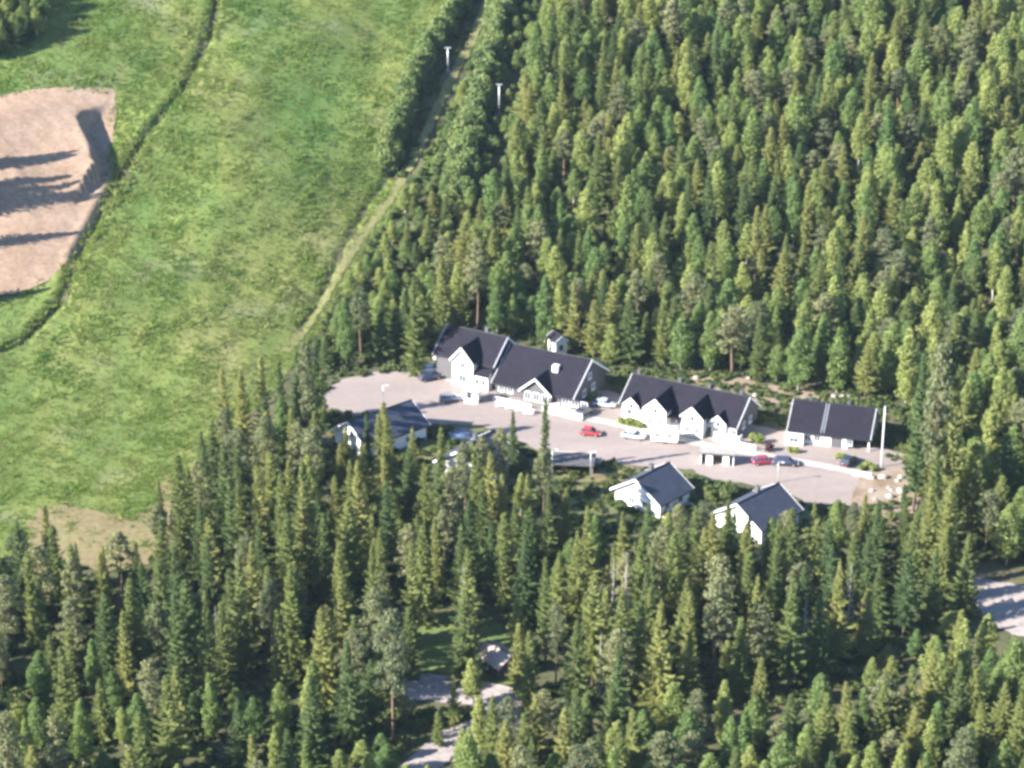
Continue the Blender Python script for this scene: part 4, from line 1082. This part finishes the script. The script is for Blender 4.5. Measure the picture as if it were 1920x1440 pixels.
def car(px, py, heading, paint, label, L=4.3, H=1.46, van=False, group='cars parked in the yard'):
    p = at(px, py); root = thing('parked_car', (p.x, p.y, p.z + 0.06), R(heading), label, 'car')
    b, g, r = car_parts(L, 1.78, H, van)
    obj('body', mesh_data('car_body', *b, paint, True), root); gl = obj('window_band', mesh_data('car_glass', *g, M_GLASS), root); obj('roof', mesh_data('car_roof', *r, paint), root)
    mb = MB()
    for s in (-1, 1):
        for t in (0.33, 0.66):
            x = -L / 2 + .75 + t * (L - 2.3); mb.add([(x - .05, s * .845, .88), (x + .05, s * .845, .88), (x + .05, s * .69, H - .06), (x - .05, s * .69, H - .06)], [(0, 1, 2, 3)])
    mb.build('pillar', paint, gl)
    for x in (-L / 2 + .82, L / 2 - .85):
        for s in (-1, 1):
            w = MB(); w.tube([(x, s * .70, .31), (x, s * .89, .31)], [.31, .31], 14); wo = w.build('wheel', M_RUBBER, root)
            w = MB(); w.tube([(x, s * .893, .31), (x, s * .905, .31)], [.19, .19], 10); w.build('rim', M_RIM, wo)
    for s in (-1, 1):
        MB().box(L / 2 - .16, L / 2 + .012, s * .56 - .16, s * .56 + .16, .56, .66).build('headlight', M_LENS, root)
        MB().box(-L / 2 - .012, -L / 2 + .12, s * .58 - .13, s * .58 + .13, .62, .78).build('tail_light', M_TAIL, root)
    return root
P_RED = plain('red_paint', (0.30, 0.025, 0.03), 0.3, var=0.03, coat=0.6); P_BLACK = plain('black_paint', (0.018, 0.018, 0.024), 0.3, var=0.03, coat=0.6)
P_SILVER = plain('silver_paint', (0.52, 0.55, 0.58), 0.35, 0.3, var=0.03, coat=0.5); P_WHITE = plain('white_car_paint', (0.78, 0.79, 0.80), 0.35, var=0.02, coat=0.5)
P_NAVY = plain('navy_paint', (0.025, 0.028, 0.060), 0.3, var=0.03, coat=0.6); P_GREY = plain('grey_paint', (0.20, 0.21, 0.23), 0.35, 0.3, var=0.03, coat=0.5); P_DRED = plain('dark_red_paint', (0.22, 0.02, 0.045), 0.3, var=0.03, coat=0.6)
car(1107, 816, -14, P_RED, 'small red hatchback alone on the open gravel', 3.9, 1.48)
car(1096, 778, 52, P_BLACK, 'black car parked in front of the lodge terrace', 4.5)
car(1188, 822, -20, P_SILVER, 'silver car beside the white caravan', 4.3)
car(1432, 870, 8, P_DRED, 'dark red car beside the white shelter', 4.2)
car(1472, 872, -8, P_NAVY, 'navy blue car behind the dark red one', 4.6)
car(1592, 870, 55, P_BLACK, 'black car by the flagpole at the end house', 4.4)
car(806, 712, 28, P_NAVY, 'navy blue car at the corner of the tall house', 4.5)
car(808, 697, 15, P_WHITE, 'white car in front of the stone heap by the tall house', 4.3)
car(912, 722, -10, P_WHITE, 'white car under the front porch of the tall house', 4.4)
car(846, 752, 12, P_GREY, 'grey estate car in the tree shade beside the white hut', 4.7)
car(1133, 762, -18, P_SILVER, 'silver car between the lodge and the row house', 4.4)

def caravan():
    p = at(1247, 828); root = thing('caravan', (p.x, p.y, p.z + .06), R(-12), 'white caravan parked in front of the row house', 'caravan')
    prof = [(-2.3, .45), (2.3, .45), (2.42, 1.1), (2.25, 2.35), (2.0, 2.62), (-2.0, 2.62), (-2.3, 2.3), (-2.4, 1.1)]
    n = len(prof); V = [(x, -1.1, z) for x, z in prof] + [(x, 1.1, z) for x, z in prof]
    F = [tuple(range(n)), tuple(range(2 * n - 1, n - 1, -1))] + [((i + 1) % n, i, i + n, (i + 1) % n + n) for i in range(n)]
    obj('body', mesh_data('caravan_body', V, F, M_WHITE), root)
    for x in (-1.3, .9): window(root, x, -1.1, 1.35, 1.0, 0.6, '-y', M_GREYWALL)
    for s in (-1, 1):
        w = MB(); w.tube([(0, s * .85, .33), (0, s * 1.08, .33)], [.33, .33], 14); wo = w.build('wheel', M_RUBBER, root)
    MB().box(2.43, 3.5, -.07, .07, .42, .52).build('drawbar', M_METAL, root); w = MB(); w.tube([(3.3, 0, 0.0), (3.3, 0, .42)], [.1, .05], 8); w.build('jockey_wheel', M_RUBBER, root)
    w = MB(); w.tube([(-.4, 0, 2.625), (-.4, 0, 2.76)], [.3, .24], 10); w.build('roof_hatch', M_GREYWALL, root)
caravan()

# ------------------------------------------------------------------ poles, pylons, small things
def pole(name, px, py, top, label, cat, kind, r=0.07):
    p = at(px, py); dep = float(project(p.x, p.y, p.z)[2]); h = (py - top) * dep / FPX / math.cos(PITCH)
    root = thing(name, tuple(p), 0, label, cat)
    mb = MB(); mb.tube([(0, 0, -.3), (0, 0, h * .5), (0, 0, h)], [r * 1.3, r, r * .7], 9); mb.build('pole', M_TRIM if kind == 'flag' else M_METAL, root, True)
    if kind == 'flag':
        mb = MB(); mb.tube([(0, 0, h), (0, 0, h + .08), (0, 0, h + .2)], [.05, .14, .03], 8); mb.build('finial', M_METAL, root)
        MB().box(-.35, .35, -.35, .35, -.3, .15).build('base', M_STONE, root)
    elif kind == 'lamp':
        MB().box(-.08, .9, -.07, .07, h + .002, h + .1).build('arm', M_METAL, root); mb = MB().box(.45, 1.0, -.16, .16, h - .10, h - .002); mb.build('lamp_head', M_LAMPW, root)
    else:
        MB().box(-.7, .7, -.09, .09, h + .002, h + .2).build('crossarm', M_METAL, root)
        for s in (-1, 1):
            q = MB(); q.tube([(s * .6, -.14, h - .13), (s * .6, .14, h - .13)], [.13, .13], 10); q.build('sheave', M_BLACK, root)
        MB().box(-.35, .35, -.35, .35, -.4, .25).build('footing', M_STONE, root)
    return root
pole('flagpole', 1652, 876, 762, 'tall white flagpole without a flag in front of the end house', 'flagpole', 'flag', 0.10)
pole('lift_pylon', 840, 132, 92, 'grey ski-lift pylon with crossarm beside the grass track', 'pylon', 'lift', 0.14)
pole('lift_pylon', 936, 216, 162, 'grey ski-lift pylon standing among the hedge willows and forest edge', 'pylon', 'lift', 0.14)
pole('lamp_post', 1107, 900, 846, 'slim grey lamp post at the corner of the dark carport', 'lamp post', 'lamp')
pole('lamp_post', 1458, 905, 866, 'slim grey lamp post in front of the navy car', 'lamp post', 'lamp')
pole('lamp_post', 719, 765, 722, 'slim grey lamp post in the tree shade on the gravel', 'lamp post', 'lamp')
pole('lamp_post', 1035, 902, 842, 'slim grey lamp post beside the lone yard spruce', 'lamp post', 'lamp')

def trampoline():
    p = at(865, 822); root = thing('trampoline', (p.x, p.y, p.z + .04), 0, 'round trampoline with dark pad between two lower houses', 'trampoline')
    n = 28; V, F = [], []
    def ring(r0, r1, z0, z1, name, mat):
        mb = MB(); vs = []
        for k in range(n):
            a = 2 * math.pi * k / n
            for rr, z in ((r0, z0), (r1, z0), (r1, z1), (r0, z1)): vs.append((math.cos(a) * rr, math.sin(a) * rr, z))
        fs = []
        for k in range(n):
            q = ((k + 1) % n) * 4; b = k * 4
            for j in range(4): fs.append((b + j, q + j, q + (j + 1) % 4, b + (j + 1) % 4))
        mb.add(vs, fs); return mb.build(name, mat, root)
    ring(1.55, 2.3, .82, .90, 'pad', M_PADBLUE)
    mb = MB(); mb.add([(math.cos(2 * math.pi * k / n) * 1.545, math.sin(2 * math.pi * k / n) * 1.545, .84) for k in range(n)], [tuple(range(n))]); mb.build('jumping_mat', M_MATBLUE, root)
    for k in range(6):
        a = k * math.pi / 3; mb = MB(); mb.tube([(math.cos(a) * 2.0, math.sin(a) * 2.0, -.1), (math.cos(a) * 2.1, math.sin(a) * 2.1, .82)], [.04, .04], 6); mb.build('leg', M_METAL, root)
trampoline()

def boulder(px, py, s, label, group, seed):
    r = random.Random(seed); p = at(px, py)
    import bmesh
    bm = bmesh.new(); bmesh.ops.create_icosphere(bm, subdivisions=2, radius=s)
    for v in bm.verts:
        d = 1 + 0.22 * math.sin(v.co.x * 3 / s + seed) * math.cos(v.co.y * 2.3 / s) + r.uniform(-.07, .07); v.co *= d; v.co.z *= .68
    me = bpy.data.meshes.new('boulder'); bm.to_mesh(me); bm.free(); me.materials.append(M_STONE)
    return tag(obj('boulder', me, None, (p.x, p.y, p.z + s * .3), r.uniform(0, 6)), label, 'boulder', group)
r = random.Random(4)
for k in range(16): boulder(r.uniform(1615, 1700), r.uniform(892, 948), r.uniform(.35, .85), 'pale boulder in the rubble edge of the yard', 'boulders at the rubble edge', k)
for k in range(14): boulder(r.uniform(1295, 1470), r.uniform(698, 750), r.uniform(.3, .75), 'pale boulder on the dug bank behind the row house', 'boulders on the dug bank', 30 + k)
for k in range(7): boulder(r.uniform(1560, 1605), r.uniform(742, 757), r.uniform(.35, .7), 'pale boulder on the bank behind the end house', 'boulders behind the end house', 60 + k)
for k in range(9): boulder(r.uniform(815, 850), r.uniform(655, 690), r.uniform(.4, 1.1), 'pale boulder in the stone heap beside the tall house', 'boulders beside the tall house', 80 + k)
boulder(655, 1172, 1.5, 'big pale boulder among the spruces of the dark stand', None, 99)
boulder(658, 1196, .9, 'smaller pale boulder lying in front of the big one', None, 98)
boulder(728, 312, .8, 'pale boulder at the lower end of the willow hedge', None, 97)

def shrub(px, py, s, hz, label, group, mat=None):
    p = at(px, py); tm, cm = PROTO['garden'][0]
    if mat:
        cm = cm.copy(); cm.materials.clear(); cm.materials.append(mat)
    root = obj('garden_shrub', None, None, (p.x, p.y, p.z + .04), rnd.uniform(0, 6), (s, s, s * hz)); tag(root, label, 'shrub', group)
    obj('stem', tm, root); obj('crown', cm, root)
for px, py, s in ((1165, 795, 1.3), (1178, 798, 1.6), (1190, 800, 1.4), (1200, 803, 1.2)): shrub(px, py, s, 1.0, 'yellow-green shrub in the bed at the first gable of the row house', 'shrubs at the first gable')
for px, py, s in ((1318, 812, 1.2), (1332, 815, 1.5), (1345, 817, 1.2)): shrub(px, py, s, 1.0, 'yellow-green shrub in the bed at the last gable of the row house', 'shrubs at the last gable')
for px, py, s in ((1482, 848, 1.1), (1492, 850, 1.2), (1572, 860, 1.2), (1584, 863, 1.3)): shrub(px, py, s, .9, 'yellow-green shrub along the front of the end house', 'shrubs at the end house')
for px, py, s in ((1422, 832, 1.6), (1410, 826, 1.2)): shrub(px, py, s, 1.1, 'pale green shrub between row house and end house', 'shrubs between the houses')
for px, py, s in ((950, 735, 1.4), (965, 740, 1.6), (980, 745, 1.4), (940, 728, 1.2)): shrub(px, py, s, .9, 'yellow-green shrub in the bed before the lodge', 'shrubs before the lodge')
for px, py, s in ((1118, 750, 1.3), (1106, 752, 1.1)): shrub(px, py, s, 1.2, 'green shrub at the shaded gable end of the lodge', 'shrubs at the lodge end')
for px, py, s in ((1628, 878, 1.5), (1640, 884, 1.4), (1616, 882, 1.2)): shrub(px, py, s, .8, 'dark green shrub beside the flagpole', 'shrubs by the flagpole')
for px, py, s in ((870, 702, 1.2), (878, 706, 1.0)): shrub(px, py, s, 1.1, 'green shrub at the foot of the tall white gable', 'shrubs at the tall gable')
shrub(1440, 846, 1.5, 1.0, 'dark purple-leaved shrub behind the dark red car', None, M_PURPLE)
for k in range(8): shrub(1322 + k * 7.5, 925 + (k % 3) * 9, 2.2, 1.0, 'dark green hedge shrub between two lower houses', 'hedge between the lower houses', M_FERN)

def fence(pa, pb, n, label):
    a, b = at(*pa), at(*pb); d = b - a; L = d.length
    root = thing('picket_fence', (a.x, a.y, a.z + .06), math.atan2(d.y, d.x), label, 'fence')
    for k in range(n): MB().box(k * L / (n - 1) - .05, k * L / (n - 1) + .05, -.02, .02, -.2, 1.05).build('picket', M_TRIM, root)
    for z in (.3, .8): MB().box(0, L, .022, .06, z, z + .09).build('rail', M_TRIM, root)
fence((1384, 838), (1416, 845), 12, 'short white picket fence behind the white shelter')
fence((925, 752), (995, 768), 26, 'long white picket fence along the flower bed before the lodge')
fence((1600, 892), (1632, 898), 10, 'short white picket fence at the rubble edge')

def patio():
    r = random.Random(6)
    for px, py, grp in [(x, y, 'the flower bed before the lodge') for x, y in ((938, 762), (956, 766), (975, 770), (992, 776))] + [(x, y, 'the lodge terrace') for x, y in ((1022, 758), (1040, 764), (1062, 768))]:
        p = at(px, py); root = thing('garden_table', (p.x, p.y, p.z + .06), r.uniform(-.5, .2), 'white garden table with two benches beside ' + grp, 'table', 'garden tables beside ' + grp)
        MB().box(-.9, .9, -.4, .4, .70, .76).build('table_top', M_TRIM, root)
        for sx in (-.75, .75):
            for sy in (-.3, .3): MB().box(sx - .04, sx + .04, sy - .04, sy + .04, -.1, .698).build('leg', M_TRIM, root)
        for sy in (-.75, .75): MB().box(-.9, .9, sy - .16, sy + .16, .40, .45).build('bench', M_TRIM, root)
        MB().box(-.04, .04, -.75, .75, .34, .398).build('crossbar', M_TRIM, root)
patio()

# ------------------------------------------------------------------ the air between the far camera and the hillside
hz = MB().box(-960, 960, -760, 1260, -4, 190).build('haze', None); tag(hz, 'thin summer haze', kind='stuff')
m = bpy.data.materials.new('haze'); m.use_nodes = True; nt = m.node_tree; nt.nodes.remove(nt.nodes['Principled BSDF'])
pv = nt.nodes.new('ShaderNodeVolumePrincipled'); pv.inputs['Color'].default_value = (0.62, 0.80, 1.0, 1); pv.inputs['Density'].default_value = 0.00003
nt.links.new(pv.outputs[0], nt.nodes['Material Output'].inputs['Volume']); hz.data.materials.append(m)
